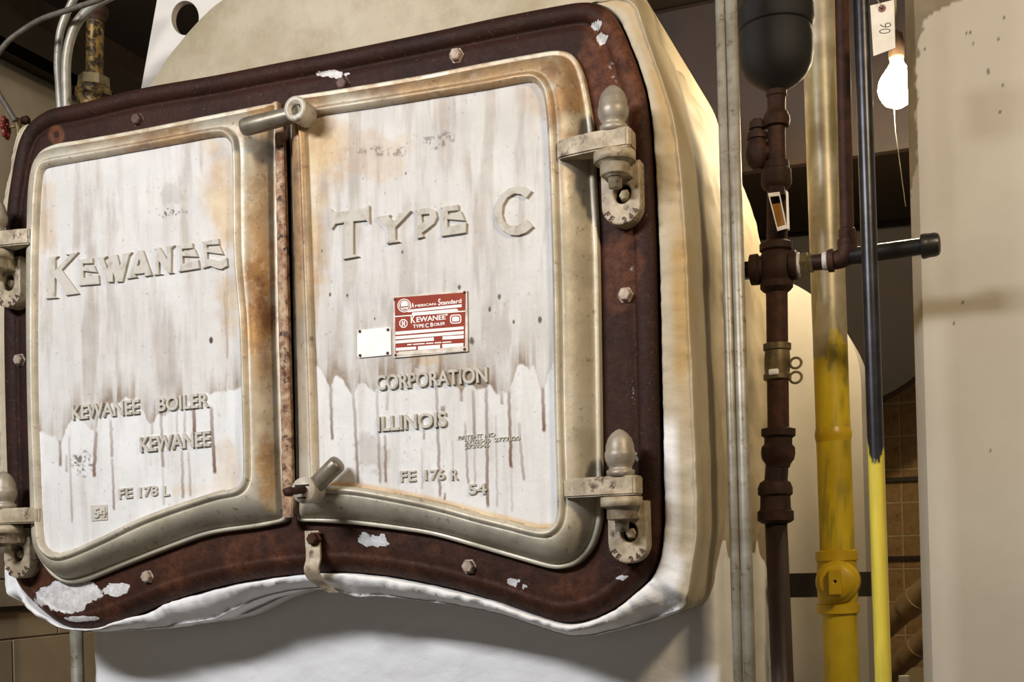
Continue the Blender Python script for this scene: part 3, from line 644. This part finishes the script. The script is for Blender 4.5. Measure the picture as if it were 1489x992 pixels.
oc = lambda r: [(220+r*math.cos(math.pi/8+k*math.pi/4), 500+r*1.08*math.sin(math.pi/8+k*math.pi/4)) for k in range(8)]
parts += [shp([oc(52), oc(41)[::-1]]), shp([[(202,470),(214,469),(214,493),(226,492),(226,468),(238,467),(238,530),(226,531),(226,507),(214,508),(214,533),(202,534)]])]
def rr(x0, y0, x1, y1, r):
    P = []
    for cx, cy, a in ((x1-r, y0+r, -90), (x1-r, y1-r, 0), (x0+r, y1-r, 90), (x0+r, y0+r, 180)):
        P += [(cx+r*math.cos(math.radians(a+t)), cy+r*math.sin(math.radians(a+t))-(cx-848)*.06) for t in (0, 30, 60, 90)]
    return P
parts += [shp([rr(780, 393, 916, 502, 32), rr(792, 405, 904, 490, 24)[::-1]]), shp([rr(806, 418, 890, 476, 12)])]
def ptext(s, a, b, h, bold=.02):
    (pa,), (pb,) = c6([a]), c6([b]); return text_mesh(s, pa, pb, h/8.27, Y2, .0007, 0, bold)
for t in [('A', (318, 312), (348, 308), 62), ('MERICAN-', (362, 305), (625, 278), 30), ('S', (640, 285), (668, 280), 80), ('tandard', (670, 278), (918, 252), 50), ('K', (310, 500), (365, 495), 92), ('EWANEE', (378, 487), (728, 452), 62), ('TYPE', (335, 556), (470, 546), 40), ('C', (485, 551), (525, 548), 52), ('B', (545, 540), (578, 537), 50), ('OILER', (585, 532), (722, 516), 36)]: parts.append((lambda v: (v[0].tolist(), v[1]))(ptext(*t)))
parts.append(shp([circ(740, 395, 11)]))
mk('plate_print', *join(*parts), M['platewhite'], rdoor, smooth=False)
quad_plate('worn_strip', c6([(160, 838), (955, 775), (957, 835), (130, 885)]), YQ-.0004, .0007, 'platemetal', rdoor)
quad_plate('blank_plate', [(519.5, 480.5), (566.5, 476), (568, 480), (568.5, 516), (521, 520.5), (519.5, 517)], YP+.001, .004, 'platewhite', rdoor)  # white here stands in for the bright reflection off the plate
for i, px in enumerate([(574.5, 435.5), (675.5, 425.5), (675.5, 508), (575.5, 516.5), (523, 482), (564, 479.5), (563.5, 513.5), (523.5, 517)]):
    c = PL(px[0], px[1], YQ); mk('rivet', *lathe((c[0], YQ+.002, c[2]), (c[0], YQ-.003, c[2]), [(0, .0030), (.5, .0030), (.85, .002), (1, .0006)], 10), M['boltdark'], rdoor)

# centre strip on the left door
def strip():
    a = [PL(x, y, -.045)[[0, 2]] for x, y in [(399, 172), (411, 170), (426, 752), (411, 754)]]
    n = 60; V = []; Fc = []
    for i in range(n+1):
        t = i/n; l = a[0]+(a[3]-a[0])*t; r = a[1]+(a[2]-a[1])*t; jw = random.uniform(-.0012, .0012)
        V += [(l[0]+jw, -.018, l[1]), (l[0]+jw, -.044, l[1]), (l[0]+.003, -.047, l[1]), (r[0]-.003, -.047, r[1]), (r[0]+jw*.5, -.044, r[1]), (r[0], -.034, r[1])]
    for i in range(n):
        for k in range(5): Fc.append((i*6+k, i*6+k+1, (i+1)*6+k+1, (i+1)*6+k))
    Fc += [tuple(range(6))[::-1], tuple(n*6+k for k in range(6))]
    mk('centre_strip', V, Fc, M['astragal'], ldoor, smooth=False)
strip()

# latch handles
def latch(hub_px, end_px, dr, rhub, pin, nm='latch_handle'):
    Yh = -.128; c = PL(*hub_px, Yh); e = PL(*end_px, -.105); c2_ = np.array([c[0], -.02, c[2]]); c3_ = np.array([c[0], Yh, c[2]])
    bar0 = np.array([c[0], -.102, c[2]]); d = np.array([e[0], -.105, e[2]])-bar0; L = np.linalg.norm(d)
    V, Fc = lathe(bar0, bar0+d, [(0, .0165), (.15, .0165), (.6, .0175), (.93, .0178), (.985, .0155), (1, .011)], 20)
    h = mk(nm, V, Fc, M['handle'], dr)
    mk('latch_hub', *lathe(c2_, c3_, [(0, .012), (.55, .012), (.56, rhub*.92), (.94, rhub), (1, rhub*.94)]+([] if pin else [(1, .0135), (.80, .0132)]), 36), M['hub'], dr)
    if pin:
        a = np.array([c[0]+.005, Yh-.002, c[2]+.001]); b = PL(415, 716, Yh-.045)
        mk('latch_pin', *lathe(a, b, [(0, .0075), (.7, .0075), (.71, .010), (1, .008)], 12), M['rustiron'], dr)
        g = PL(*hub_px, Yh)
        mk('hub_slot', *box((g[0]-.017, Yh-.0012, g[2]+.008), (g[0]+.015, Yh+.002, g[2]+.011)), M['rustiron'], dr, smooth=False)
        mk('hub_slot', *box((g[0]-.012, Yh-.0012, g[2]-.016), (g[0]+.008, Yh+.002, g[2]-.013)), M['rustiron'], dr, smooth=False)
    else:
        mk('hub_socket_nut', *lathe((c[0]-.002, Yh+.024, c[2]+.002), (c[0]-.002, Yh+.012, c[2]+.002), [(0, .009), (1, .008)], hexa=True), M['brass'], dr, smooth=False)
latch((428, 157), (352, 186), rdoor, .0245, False); latch((440, 713), (493, 672), rdoor, .0262, True)

# hinges : bracket on the frame, strap on the door, acorn finial
XC = -1.31
def hinge(cx, cz, side, dr, warm):
    Yx = -.068; m = M['iron']
    h = mk('hinge_bracket', *curve_mesh([[(cx-.037, cz-.026), (cx+.037, cz-.026)]+[(cx+.037*math.cos(t), cz-.103+.037*math.sin(t)) for t in np.linspace(0, -math.pi, 18)], [(cx+.0165*math.cos(t)+.003, cz-.083+.019*math.sin(t)) for t in np.linspace(0, 2*math.pi, 20, endpoint=False)]], .040, .003, .004), m, boiler, smooth=False)
    mk('bracket_recess', *lathe((cx+.003, -.002, cz-.083), (cx+.003, -.012, cz-.083), [(0, .019), (1, .019)], 20), M['rustiron'], h)
    mk('bracket_bolt', *lathe((cx+.006, -.010, cz-.085), (cx+.006, -.034, cz-.085), [(0, .011), (.8, .011), (1, .008)], hexa=True), m, h, smooth=False)
    mk('knuckle', *lathe((cx, Yx, cz-.020), (cx, Yx, cz-.082), [(0, .038), (.27, .038), (.28, .035), (.33, .027), (.62, .027), (.66, .024), (.68, .013), (1, .012)], 28), m, h)
    mk('knuckle_web', *box((cx-.026, Yx+.01, cz-.060), (cx+.026, -.02, cz-.028), .004), m, h, smooth=False)
    # cast letters along the lower curve of the bracket
    txt = 'FE 244'
    for i, ch in enumerate(txt):
        if ch == ' ': continue
        a = math.radians(205+i*26); r = .026
        c = bpy.data.curves.new('tmp', 'FONT'); c.body = ch; c.align_x = 'CENTER'; c.size = .0155; c.extrude = .0011; c.offset = .0006
        px_, pz_ = cx+r*1.15*math.cos(a), cz-.106+r*1.05*math.sin(a); rot = a+math.pi/2
        V, Fc = _curve_take(c, lambda p: (px_+(p[0]*math.cos(rot)-(p[1]-.005)*math.sin(rot)), -.0365-p[2], pz_+(p[0]*math.sin(rot)+(p[1]-.005)*math.cos(rot))))
        mk('letter', V, Fc, M['boltdark'], h, smooth=False)
    mk('finial', *lathe((cx, Yx, cz+.017), (cx, Yx, cz+.103), [(0, .0255), (.13, .0255), (.15, .021), (.2, .021), (.26, .024), (.34, .0272), (.44, .0282), (.52, .0275), (.54, .0262), (.66, .0255), (.8, .0215), (.9, .015), (.97, .007), (1, .001)], 28), M['acorn'], h)
    s = side; P_ = [(cx-s*.106, -.066), (cx-s*.106, -.078), (cx-s*.085, -.084), (cx-s*.03, Yx-.024), (cx+s*.030, Yx-.024), (cx+s*.036, Yx-.018), (cx+s*.036, Yx+.018), (cx+s*.03, Yx+.024), (cx-s*.03, Yx+.024), (cx-s*.06, -.05)]
    if s < 0: P_ = P_[::-1]
    n_p = len(P_); V = [(a_, b_, cz-.0175) for a_, b_ in P_]+[(a_, b_, cz+.0175) for a_, b_ in P_]
    o = mk('hinge_strap', V, [tuple(range(n_p))[::-1], tuple(range(n_p, 2*n_p))]+[(i, (i+1) % n_p, (i+1) % n_p+n_p, i+n_p) for i in range(n_p)], m, dr, smooth=False)
    bm = bmesh.new(); bm.from_mesh(o.data); bmesh.ops.recalc_face_normals(bm, faces=bm.faces); bmesh.ops.bevel(bm, geom=bm.edges[:], offset=.003, segments=2, affect='EDGES'); bm.to_mesh(o.data); bm.free()
for (px, warm) in (((893, 207), True), ((903, 707), False)):
    c = PL(px[0], px[1], -.068); 
    hinge(c[0], c[2], 1, rdoor, warm); hinge(2*XC-c[0], c[2], -1, ldoor, warm)

# clip under the frame
def clip():
    path = [(453, 772, -.016), (454, 790, -.018), (455, 812, -.03), (452, 828, -.034), (457, 842, -.022), (470, 852, -.004), (484, 862, .006)]
    C_ = catmull([PL(a, b, Y) for a, b, Y in path], 6); V = []; Fc = []
    for i, c in enumerate(C_):
        wv = .0165*(1-.35*max(0, i/len(C_)-.6)/.4)
        V += [c+np.array([-wv, 0, 0]), c+np.array([wv, 0, 0]), c+np.array([wv, .006, .0]), c+np.array([-wv, .006, 0])]
    for i in range(len(C_)-1):
        for k in range(4): Fc.append((i*4+k, i*4+(k+1) % 4, (i+1)*4+(k+1) % 4, (i+1)*4+k))
    Fc += [(0, 1, 2, 3), tuple(len(C_)*4-4+k for k in (3, 2, 1, 0))]
    o = mk('retaining_clip', V, Fc, M['iron'], boiler, smooth=False)
    hexbolt('bolt', (454, 784), o, M['rustred'], -.018, .0125, .016)
clip()

# ------------------------------------------------------------------ pipes on the right (all on planes Y = const)
def vpipe(name, x0, y0, x1, y1, Y, prof, mat, parent=None, n=28, smooth=True, hexa=False):   # prof: (y px, r px) along the pixel line
    a = PL(x0, y0, Y); b = PL(x1, y1, Y); out = []
    for yy, r in prof:
        t = (yy-y0)/(y1-y0); out.append((t, r*depth_of(a+(b-a)*t)/F))
    V, Fc = lathe(a, b, out, n, hexa); o = mk(name, V, Fc, mat, parent, smooth); return sharp(o) if smooth else o
def hpipe(name, x0, y0, x1, y1, Y, prof, mat, parent=None, n=24, hexa=False):               # prof: (x px, r px)
    a = PL(x0, y0, Y); b = PL(x1, y1, Y); out = []
    for xx, r in prof:
        t = (xx-x0)/(x1-x0); out.append((t, r*depth_of(a+(b-a)*t)/F))
    V, Fc = lathe(a, b, out, n, hexa); return sharp(mk(name, V, Fc, mat, parent))
YC = .10
for x0, x1, r, lb in ((1047, 1073.5, 7.2, 'slim galvanised conduit, the one closer to the boiler casing'), (1062.8, 1090.5, 8.8, 'thicker galvanised conduit, next to the rusty pipe')):
    a = PL(x0, 0, YC); b = PL(x1, 992, YC); d = (a-b)/(a[2]-b[2]); top = b+d*(CEIL-b[2]); bot = b-d*b[2]
    tag(mk('conduit', *lathe(bot, top, [(0, r*depth_of(b)/F), (1, r*depth_of(b)/F)], 20), M['galv']), lb, 'conduit', 'pair of conduits beside the boiler')

YR = .28
run = thing('pipe_run', tuple(PL(1138, 992, YR)-np.array([0, 0, 1.0])), 'rusty pipe run with fittings hanging below a black tank', 'pipe')
base = PL(1138, 992, YR)
vpipe('float_tank', 1126, -30, 1130, 134, YR, [(-30, 50), (-8, 50), (-5, 40), (4, 40), (8, 50), (14, 55), (34, 56), (42, 53), (44, 50), (60, 53), (80, 53), (98, 50), (112, 42), (122, 30), (130, 16), (133, 12)], M['blacktank'], run)['label'] = 'black rounded tank'
vpipe('pipe', 1129, 128, 1130, 350, YR, [(128, 12), (350, 15)], M['rustiron'], run)
vpipe('coupling', 1129, 130, 1129, 186, YR, [(130, 11), (133, 15), (140, 15), (142, 13.5), (160, 13.5), (164, 16), (170, 19), (176, 20), (184, 18), (186, 13)], M['rustiron'], run)
vpipe('union', 1129, 234, 1129, 278, YR, [(234, 13), (236, 18), (246, 19), (248, 21), (266, 22), (272, 20), (278, 14)], M['rustiron'], run)
vpipe('side_plug', 1101, 172, 1101, 250, YR-.0, [(174, 7), (177, 8), (178, 11.5), (188, 12), (189, 9), (193, 9), (194, 14.5), (203, 15), (204, 12.5), (210, 15), (220, 17), (230, 17), (240, 13), (247, 6)], M['rustiron'], run)
hpipe('side_nipple', 1100, 224, 1128, 220, YR, [(1100, 10), (1128, 10)], M['rustiron'], run)
vpipe('cross_fitting', 1128, 350, 1129.5, 426, YR, [(350, 15), (352, 19), (355, 23.5), (364, 23.5), (367, 20), (374, 24), (388, 26), (402, 24), (408, 21), (411, 23.5), (419, 23.5), (423, 20), (426, 16)], M['rustiron'], run)
hpipe('cross_arm', 1084, 394, 1166, 384.5, YR, [(1090, 14), (1092, 22), (1103, 22.5), (1106, 18), (1146, 18), (1149, 21), (1158, 21.5), (1160, 20)], M['rustiron'], run)
hpipe('plug', 1078, 394.5, 1092, 393, YR, [(1078, 12), (1080, 13.5), (1092, 13.5)], M['brownpipe'], run, hexa=True)
hpipe('thread_tape', 1157, 385.5, 1165, 384.5, YR, [(1157, 16), (1158, 18), (1163, 18), (1165, 14)], M['tape'], run)
hpipe('hex_bushing', 1163, 385, 1182, 382.5, YR, [(1163, 13), (1165, 17), (1175, 17), (1177, 14), (1182, 14)], M['brass'], run, hexa=True)
hpipe('nipple', 1178, 382.5, 1204, 379.5, YR, [(1178, 12), (1204, 12)], M['brownpipe'], run)
hpipe('thread_tape', 1196, 380.5, 1204, 379.5, YR, [(1196, 12.3), (1198, 13), (1204, 13)], M['tape'], run)
el = catmull([PL(1203, 379.5, YR), PL(1214, 378, YR), PL(1226, 375, YR), PL(1231.5, 366, YR), PL(1232, 356, YR)], 6)
rp = depth_of(PL(1220, 370, YR))/F
sharp(mk('elbow', *join(tube(el, 14.0*rp, 20), lathe(PL(1204, 379.5, YR), PL(1213, 378.3, YR), [(0, 16.5*rp), (.9, 17*rp), (1, 14*rp)], 24), lathe(PL(1232, 360, YR), PL(1232, 347, YR), [(0, 13*rp), (.15, 14*rp), (.5, 14.5*rp), (.9, 14*rp), (1, 11*rp)], 24)), M['rustred'], run))
vpipe('upright_pipe', 1222, -90, 1232, 350, YR, [(-90, 10), (332, 10), (334, 12), (342, 12.5), (346, 11.5), (350, 11)], M['rustred'], run)
cp = hpipe('capped_pipe', 1236, 373, 1350, 357, YR, [(1236, 12.5), (1345, 12.2)], M['blackpipe'], run)
hpipe('end_cap', 1338, 358.8, 1368, 354.5, YR, [(1338, 13), (1339.5, 17), (1342, 18.5), (1347, 18), (1350, 17.3), (1360, 17.3), (1365, 15.5), (1367.5, 11), (1368, 4)], M['blackpipe'], cp)
vpipe('pipe', 1129.5, 420, 1132, 640, YR, [(420, 15.5), (640, 15.5)], M['rustred'], run)
vpipe('brass_coupling', 1130, 499, 1130.5, 555, YR, [(499, 16), (500.5, 20), (509, 20), (510.5, 17.5), (520, 18.5), (535, 18.5), (543, 17.5), (545, 20), (552, 20), (554, 16)], M['brass'], run)
vpipe('union', 1132, 620, 1131, 690, YR, [(622, 16), (624, 24.5), (634, 24.5), (637, 20), (646, 20), (651, 24), (660, 24.5), (668, 23), (675, 18), (680, 17)], M['rustiron'], run)
vpipe('offset_nipple', 1132, 650, 1127, 716, YR, [(650, 16), (716, 17)], M['brownpipe'], run)
vpipe('coupling', 1127, 698, 1128, 762, YR, [(698, 16), (702, 22), (710, 25), (719, 25), (722, 21.5), (738, 22), (742, 23), (744, 26), (757, 26), (760, 22), (762, 17)], M['rustiron'], run)
a = PL(1128, 750, YR); b = PL(1138, 992, YR); d = (a-b)/(a[2]-b[2]); bot = b-d*b[2]
mk('down_pipe', *lathe(bot, a, [(0, 16.3*depth_of(b)/F), (1, 16*depth_of(a)/F)], 28), M['brownpipe'], run)
for cx, cy, r in ((1157, 528, 8), (1157, 549, 8.5)):
    c = PL(cx, cy, YR-.012); q = depth_of(c)/F
    mk('split_ring', *tube([c+np.array([math.cos(t)*r*q, math.sin(t)*.3*r*q, math.sin(t)*r*q]) for t in np.linspace(0, 2*math.pi, 22)], 2.0*q, 8), M['brass'], run)
c = PL(1125, 541, YR-.028); mk('seal_tab', *box(c-np.array([.010, .004, .006]), c+np.array([.010, .004, .006]), .003), M['platewhite'], run)
# sight glass
def sight():
    Yg = YR-.038; q = [PL(x, y, Yg) for x, y in [(1117, 282), (1134, 280), (1145, 333), (1131, 337)]]
    def slab(pts, y0, y1): return prism([(p_[0], p_[2]) for p_ in pts], y0, y1)
    g = mk('sight_glass', *slab(q, Yg+.012, Yg-.003), M['glass'], run, smooth=False)
    c = sum(q)/4; fr = [slab([q[i], q[(i+1) % 4], c+(q[(i+1) % 4]-c)*.80, c+(q[i]-c)*.80], Yg-.0035, Yg-.005) for i in range(4)]
    mk('glass_frame', *join(*fr), M['platewhite'], g, smooth=False)
    q2 = [PL(x, y, Yg) for x, y in [(1122.5, 298), (1136, 296), (1142, 329), (1132, 332)]]
    mk('amber_plate', *slab(q2, Yg-.0036, Yg-.0045), M['amber'], g, smooth=False)
    q3 = [PL(x, y, Yg) for x, y in [(1143, 278), (1145, 278), (1147, 333), (1144.5, 333)]]
    mk('glass_edge', *slab(q3, Yg+.012, Yg-.002), M['platewhite'], g, smooth=False)
    q4 = [PL(x, y, Yg) for x, y in [(1118, 270), (1140, 270), (1142, 283), (1119, 284)]]
    mk('glass_clip', *slab(q4, YR, Yg-.002), M['rustiron'], g, smooth=False)
sight()

# gas pipe, galvanised above and yellow below
YG = .58
gas = thing('gas_pipe', tuple(PL(1224, 992, YG)*np.array([1, 1, 0])), 'thick gas pipe, bare above and painted yellow below, with a shut-off cock', 'pipe')
def gaspipe():
    a = PL(1190, 0, YG); b = PL(1224, 992, YG); d = (a-b)/(a[2]-b[2]); top = b+d*(CEIL-b[2]); bot = b-d*b[2]; r = 24.5*depth_of(a+(b-a)*.5)/F
    zs = np.concatenate([np.linspace(0, 1.9, 60), np.linspace(1.905, 2.25, 160), np.linspace(2.26, CEIL, 40)])
    V = []; n = 64
    for z in zs:
        c = b+d*(z-b[2])
        for i in range(n): V.append(c+np.array([math.cos(2*math.pi*i/n)*r, math.sin(2*math.pi*i/n)*r, 0]))
    Fc = [(k*n+i, k*n+(i+1) % n, (k+1)*n+(i+1) % n, (k+1)*n+i) for k in range(len(zs)-1) for i in range(n)]
    o = mk('pipe', V, Fc, M['gas'], gas); V = np.array(V); x, y = proj(V)
    edge = np.interp(x-(1190+.0343*y), [-26, -8, 2, 10, 22], [522, 516, 480, 474, 500])+(fbm(x*1.6, y*.35, .12, 4)-.5)*18
    setattr_(o.data, paint=sm(y-edge, -2, 5), grime=np.clip(.8*sm(fbm(x*2, y*.5, .05, 4), .58, .7)*(y > 500)+.6*sm(fbm(x*2+40, y*.2, .05, 4), .6, .66)*(y < 520), 0, 1))
gaspipe()
vpipe('weld_ring', 1211, 622, 1212, 644, YG, [(622, 24.4), (626, 25.5), (631, 26.5), (636, 26.3), (640, 25.2), (644, 24.4)], M['yellow'], gas)
gc = vpipe('gas_cock', 1216, 800, 1219, 893, YG, [(800, 25), (801.5, 30), (815, 30), (817, 27.5), (825, 28.5), (846, 29.5), (868, 28.5), (877, 27), (879, 30.5), (891, 30.5), (893, 25)], M['yellow'], gas)
c = PL(1217, 846, YG-.05); q = depth_of(c)/F
mk('cock_boss', *lathe((c[0], YG, c[2]), (c[0], YG-.065, c[2]), [(0, 31*q), (.7, 31*q), (.78, 29*q), (.8, 26*q), (.95, 25*q), (1, 22*q)], 36), M['yellow'], gc)
mk('cock_plug', *curve_mesh([[(c[0]-9*q, c[2]-18*q), (c[0]+8*q, c[2]-18*q), (c[0]+8*q, c[2]+18*q), (c[0]-9*q, c[2]+18*q)], circ(c[0], c[2]+q, 2.2*q, 12)], .028, .0015, YG-.06), M['yellow'], gc, smooth=False)

# thin pipe, black above and yellow below
YT = .19
def thinpipe():
    a = PL(1252.5, 0, YT); b = PL(1284.5, 992, YT); d = (a-b)/(a[2]-b[2]); r = 11.7*depth_of(a+(b-a)*.5)/F
    zs = np.concatenate([np.linspace(0, 1.6, 50), np.linspace(1.605, 1.85, 120), np.linspace(1.86, CEIL, 40)]); n = 40
    V = np.array([b+d*(z-b[2])+np.array([math.cos(2*math.pi*i/n)*r, math.sin(2*math.pi*i/n)*r, 0]) for z in zs for i in range(n)])
    Fc = [(k*n+i, k*n+(i+1) % n, (k+1)*n+(i+1) % n, (k+1)*n+i) for k in range(len(zs)-1) for i in range(n)]
    o = tag(mk('slim_pipe', V, Fc, M['thin']), 'slim pipe, glossy black above and brushed yellow below, with a paper tag', 'pipe')
    x, y = proj(V); e = np.interp(x-(1252.5+.03226*y), [-12, -9, -6, 5, 8, 12], [640, 665, 672, 672, 660, 650])+(fbm(x*2, y*.3, .25, 3)-.5)*16
    setattr_(o.data, paint=sm(y-e, -2, 4))
thinpipe()

# paper tag
def papertag():
    Yt = .165; t = thing('paper_tag', tuple(PL(1285, 82, Yt)), 'white paper tag marked 90 tied to the slim black pipe', 'tag')
    q = [(1265.4, 8.5), (1300, 0), (1302, 70), (1270, 82)]
    c = PL(1282.6, 12.5, Yt-.0012)
    mk('card', *curve_mesh([[PL(x, y, Yt)[[0, 2]] for x, y in q], circ(c[0], c[2], .004, 16)], .0012, 0, Yt), M['paper'], t, smooth=False)
    mk('eyelet', *curve_mesh([circ(c[0], c[2], .0068, 20), circ(c[0], c[2], .003, 16)], .0010, 0, Yt-.0012), M['eyelet'], t, smooth=False)
    cu = bpy.data.curves.new('tmp', 'FONT'); cu.body = '90'; cu.size = .03; cu.extrude = .0002; cu.align_x = 'CENTER'; cu.align_y = 'CENTER'; cu.offset = -.0006
    k = PL(1286, 41, Yt-.0014); rot = math.radians(-97)
    V, Fc = _curve_take(cu, lambda p: (k[0]+p[0]*.72*math.cos(rot)-p[1]*math.sin(rot), Yt-.0014-p[2], k[2]+p[0]*.72*math.sin(rot)+p[1]*math.cos(rot)))
    mk('handwriting', V, Fc, M['ink'], t, smooth=False)
    s = PL(1259, -8, YT-.02)
    mk('tie_wire', *tube(catmull([c+np.array([0, -.003, 0]), c+np.array([-.006, -.006, .012]), s+np.array([.01, -.004, 0]), s, s+np.array([-.02, .008, .004])], 6), .0008, 6), M['galv'], t)
papertag()

# hanging lit bulb
def lamp():
    Yb = .97; c = PL(1305, 130, Yb); t = thing('hanging_bulb', tuple(c), 'lit bare bulb hanging on a cord beside the concrete column', 'lamp')
    r = .047
    mk('glass_bulb', *lathe(c-np.array([0, 0, .048]), c+np.array([0, 0, .080]), [(0, .001), (.03, .012), (.12, .032), (.26, .043), (.40, r), (.54, .044), (.66, .036), (.78, .024), (.88, .016), (1, .0135)], 24), M['bulb'], t)
    mk('socket', *lathe(c+np.array([0, 0, .074]), c+np.array([0, 0, .145]), [(0, .017), (.1, .019), (.6, .019), (.9, .015), (1, .006)], 20), M['socket'], t)
    mk('cord', *tube([c+np.array([0, 0, .13]), c+np.array([0, 0, .3]), np.array([c[0], c[1], CEIL])], .004, 8), M['cablem'], t)
    mk('pull_cord', *tube([c+np.array([-.012, -.012, .06]), PL(1302, 190, Yb-.01), PL(1317, 300, Yb-.01)], .0011, 6), M['tape'], t)
lamp()

# second casing, strut, duct, lagged pipes behind
def second():
    Yf = 1.25; cx, rad = -.86, .60; zc = 2.0
    xr = PL(1252, 560, Yf)[0]; pts = [(xr, 0), (xr, zc)]; cx = xr-.42
    pts += [(cx+.42*math.cos(t), zc+.36*math.sin(t)) for t in np.linspace(.05, math.pi-.05, 40)]+[(cx-.42, 0)]
    V, Fc = prism(pts, Yf, 1.55); o = mk('boiler_casing', V, Fc, M['casing2'], smooth=False); tag(o, 'cream round-topped casing standing behind the yellow gas pipe', 'casing'); return o
second()
a = PL(1120, 851, .8); b = PL(1266, 850, .8)
tag(mk('steel_strut', *box((a[0], .78, PL(1200, 868, .8)[2]), (b[0], .82, PL(1200, 833, .8)[2])), M['barblack'], smooth=False), 'black steel strut crossing behind the yellow gas cock', 'strut')
def duct():
    c = PL(1215, 430, 2.7); r = .50; c = np.array([c[0], 2.55, c[2]+.02])
    tag(sharp(mk('smoke_duct', *lathe(c, c+np.array([-.1, .8, 0.05]), [(0, r*.96), (.03, r), (.12, r), (.13, r*.97), (1, r*.97)], 64), M['duct'])), 'big dark brown round duct behind the hanging bulb', 'duct')
    tag(mk('dark_backing_duct', *box((-3.0+.08, 1.65, 2.75), (-.12, 2.45, CEIL), .02), M['duct'], smooth=False), 'dark rectangular duct added under the ceiling to darken the background behind the boiler', 'duct')  # box added to keep the background above the boiler dark
duct()
for (p0, p1, r, lb) in (((1276, 922), (1372, 835), 17, 'upper of two tan lagged pipes slanting up behind the column'), ((1276, 996), (1372, 905), 15, 'lower of two tan lagged pipes slanting up behind the column')):
    a = PL(*p0, 2.1); b = PL(*p1, 1.9); q = depth_of(a)/F
    tag(sharp(mk('lagged_pipe', *lathe(a, b, [(0, r*q), (.45, r*q), (.451, r*1.12*q), (.62, r*1.12*q), (.621, r*q), (1, r*q)], 24), M['insul'])), lb, 'pipe')
c = PL(1315, 992, 1.2); q = depth_of(c)/F
tag(sharp(mk('white_stub', *lathe(c-np.array([0, 0, c[2]]), c+np.array([0, 0, 9*q]), [(0, 5*q), (.985, 5*q), (.986, 8*q), (1, 8*q)], 16), M['platewhite'])), 'white capped stub pipe at the foot of the slanting pipes', 'pipe')

# ------------------------------------------------------------------ things above and beside the boiler on the left
def pathpx(P, Y, m=6): return catmull([PL(x, y, Y) for x, y in P], m)
for P, r, lb, Yy in (([(88, 160), (85.5, 120), (84, 90), (87, 50), (96, 22), (112, -10), (130, -40)], 5.5, 'thinner of two bent conduits rising behind the rusty frame', .12), ([(97.5, 160), (96, 110), (97, 85), (102, 58), (113, 32), (134, 10), (165, -8), (200, -20)], 6.8, 'thicker of two bent conduits rising behind the rusty frame', .085)):
    C_ = pathpx(P, Yy); tag(mk('bent_conduit', *tube(C_, r*depth_of(C_[0])/F, 16), M['galv']), lb, 'conduit', 'bent conduits over the boiler')
YV = .25
br = thing('brass_riser', tuple(PL(137, 150, YV)), 'spotted brass riser pipe with a hex union above the boiler frame', 'pipe')
vpipe('pipe', 140, -60, 137, 130, YV, [(-60, 12.5), (130, 12.5)], M['brassbright'], br)
vpipe('union_nut', 136.5, 110, 136, 130, YV, [(110, 16), (112, 22), (126, 23), (129, 20)], M['brass'], br, hexa=True, smooth=False)
vpipe('base_collar', 136, 126, 135.5, 158, YV, [(126, 20), (130, 25), (140, 26), (146, 22), (158, 22)], M['brassbright'], br)
vpipe('top_union', 141, 8, 140, 32, YV, [(8, 14), (12, 17), (22, 17), (26, 14), (32, 12.6)], M['rustiron'], br)
C_ = catmull([PL(x, y, Y) for x, y, Y in [(190, -25, .03), (150, -3, .03), (113, 10, .03), (87, 18.5, .03), (60, 28, .03), (36, 42, .03), (12, 60, .02), (-6, 84, .02), (-14, 108, .02), (0, 139, .03), (11, 157, .04), (22, 176, .05)]], 6)
tag(mk('cable', *tube(C_, 4.0*depth_of(C_[10])/F, 12), M['cablem']), 'dark grey cable looping over the boiler frame to the red valve', 'cable')
def valve():
    Yv = .07; c = PL(27, 190, Yv); q = depth_of(c)/F; t = thing('small_valve', tuple(c), 'small valve with a red handwheel beside the boiler frame', 'valve')
    w_ = PL(7, 186, Yv-.02); a = PL(13, 184, Yv-.01)
    ax = np.array([-.9, -.42, 0]); ax /= np.linalg.norm(ax); d, u, v = frame_of(ax)
    hub = PL(8, 186, Yv-.01)
    ring = [hub+(u*math.cos(s)+v*math.sin(s))*(12.5+1.8*math.cos(6*s))*q for s in np.linspace(0, 2*math.pi, 61)]
    h = tube(ring, 3.0*q, 10); sp_ = [tube([hub, hub+(u*math.cos(s)+v*math.sin(s))*12*q], 1.7*q, 6) for s in np.arange(5)*2*math.pi/5]
    mk('handwheel', *join(h, lathe(hub-ax*2.5*q, hub+ax*2.5*q, [(0, 4.5*q), (1, 4.5*q)], 14), *sp_), M['red'], t)
    mk('stem', *lathe(hub, PL(26, 183, Yv), [(0, 1.8*q), (1, 2.2*q)], 10), M['brass'], t)
    mk('valve_body', *lathe(PL(26, 172, Yv), PL(27.5, 214, Yv), [(0, 3*q), (.05, 4.5*q), (.25, 5*q), (.3, 4*q), (.7, 3.4*q), (1, 3.2*q)], 14), M['brass'], t)
    mk('side_port', *lathe(PL(25, 178, Yv), PL(40, 174, Yv+.03), [(0, 4*q), (.6, 4.5*q), (.62, 6*q), (1, 6*q)], 14), M['rustiron'], t)
valve()
a = PL(111, 916, .34); b = PL(112.5, 992, .34); r = 9.4*depth_of(a)/F
tag(mk('conduit', *lathe(np.array([a[0], .34, 0]), np.array([a[0], .34, 1.5]), [(0, r), (1, r)], 20), M['galv']), 'grey upright conduit below the lower corner of the boiler frame', 'conduit')
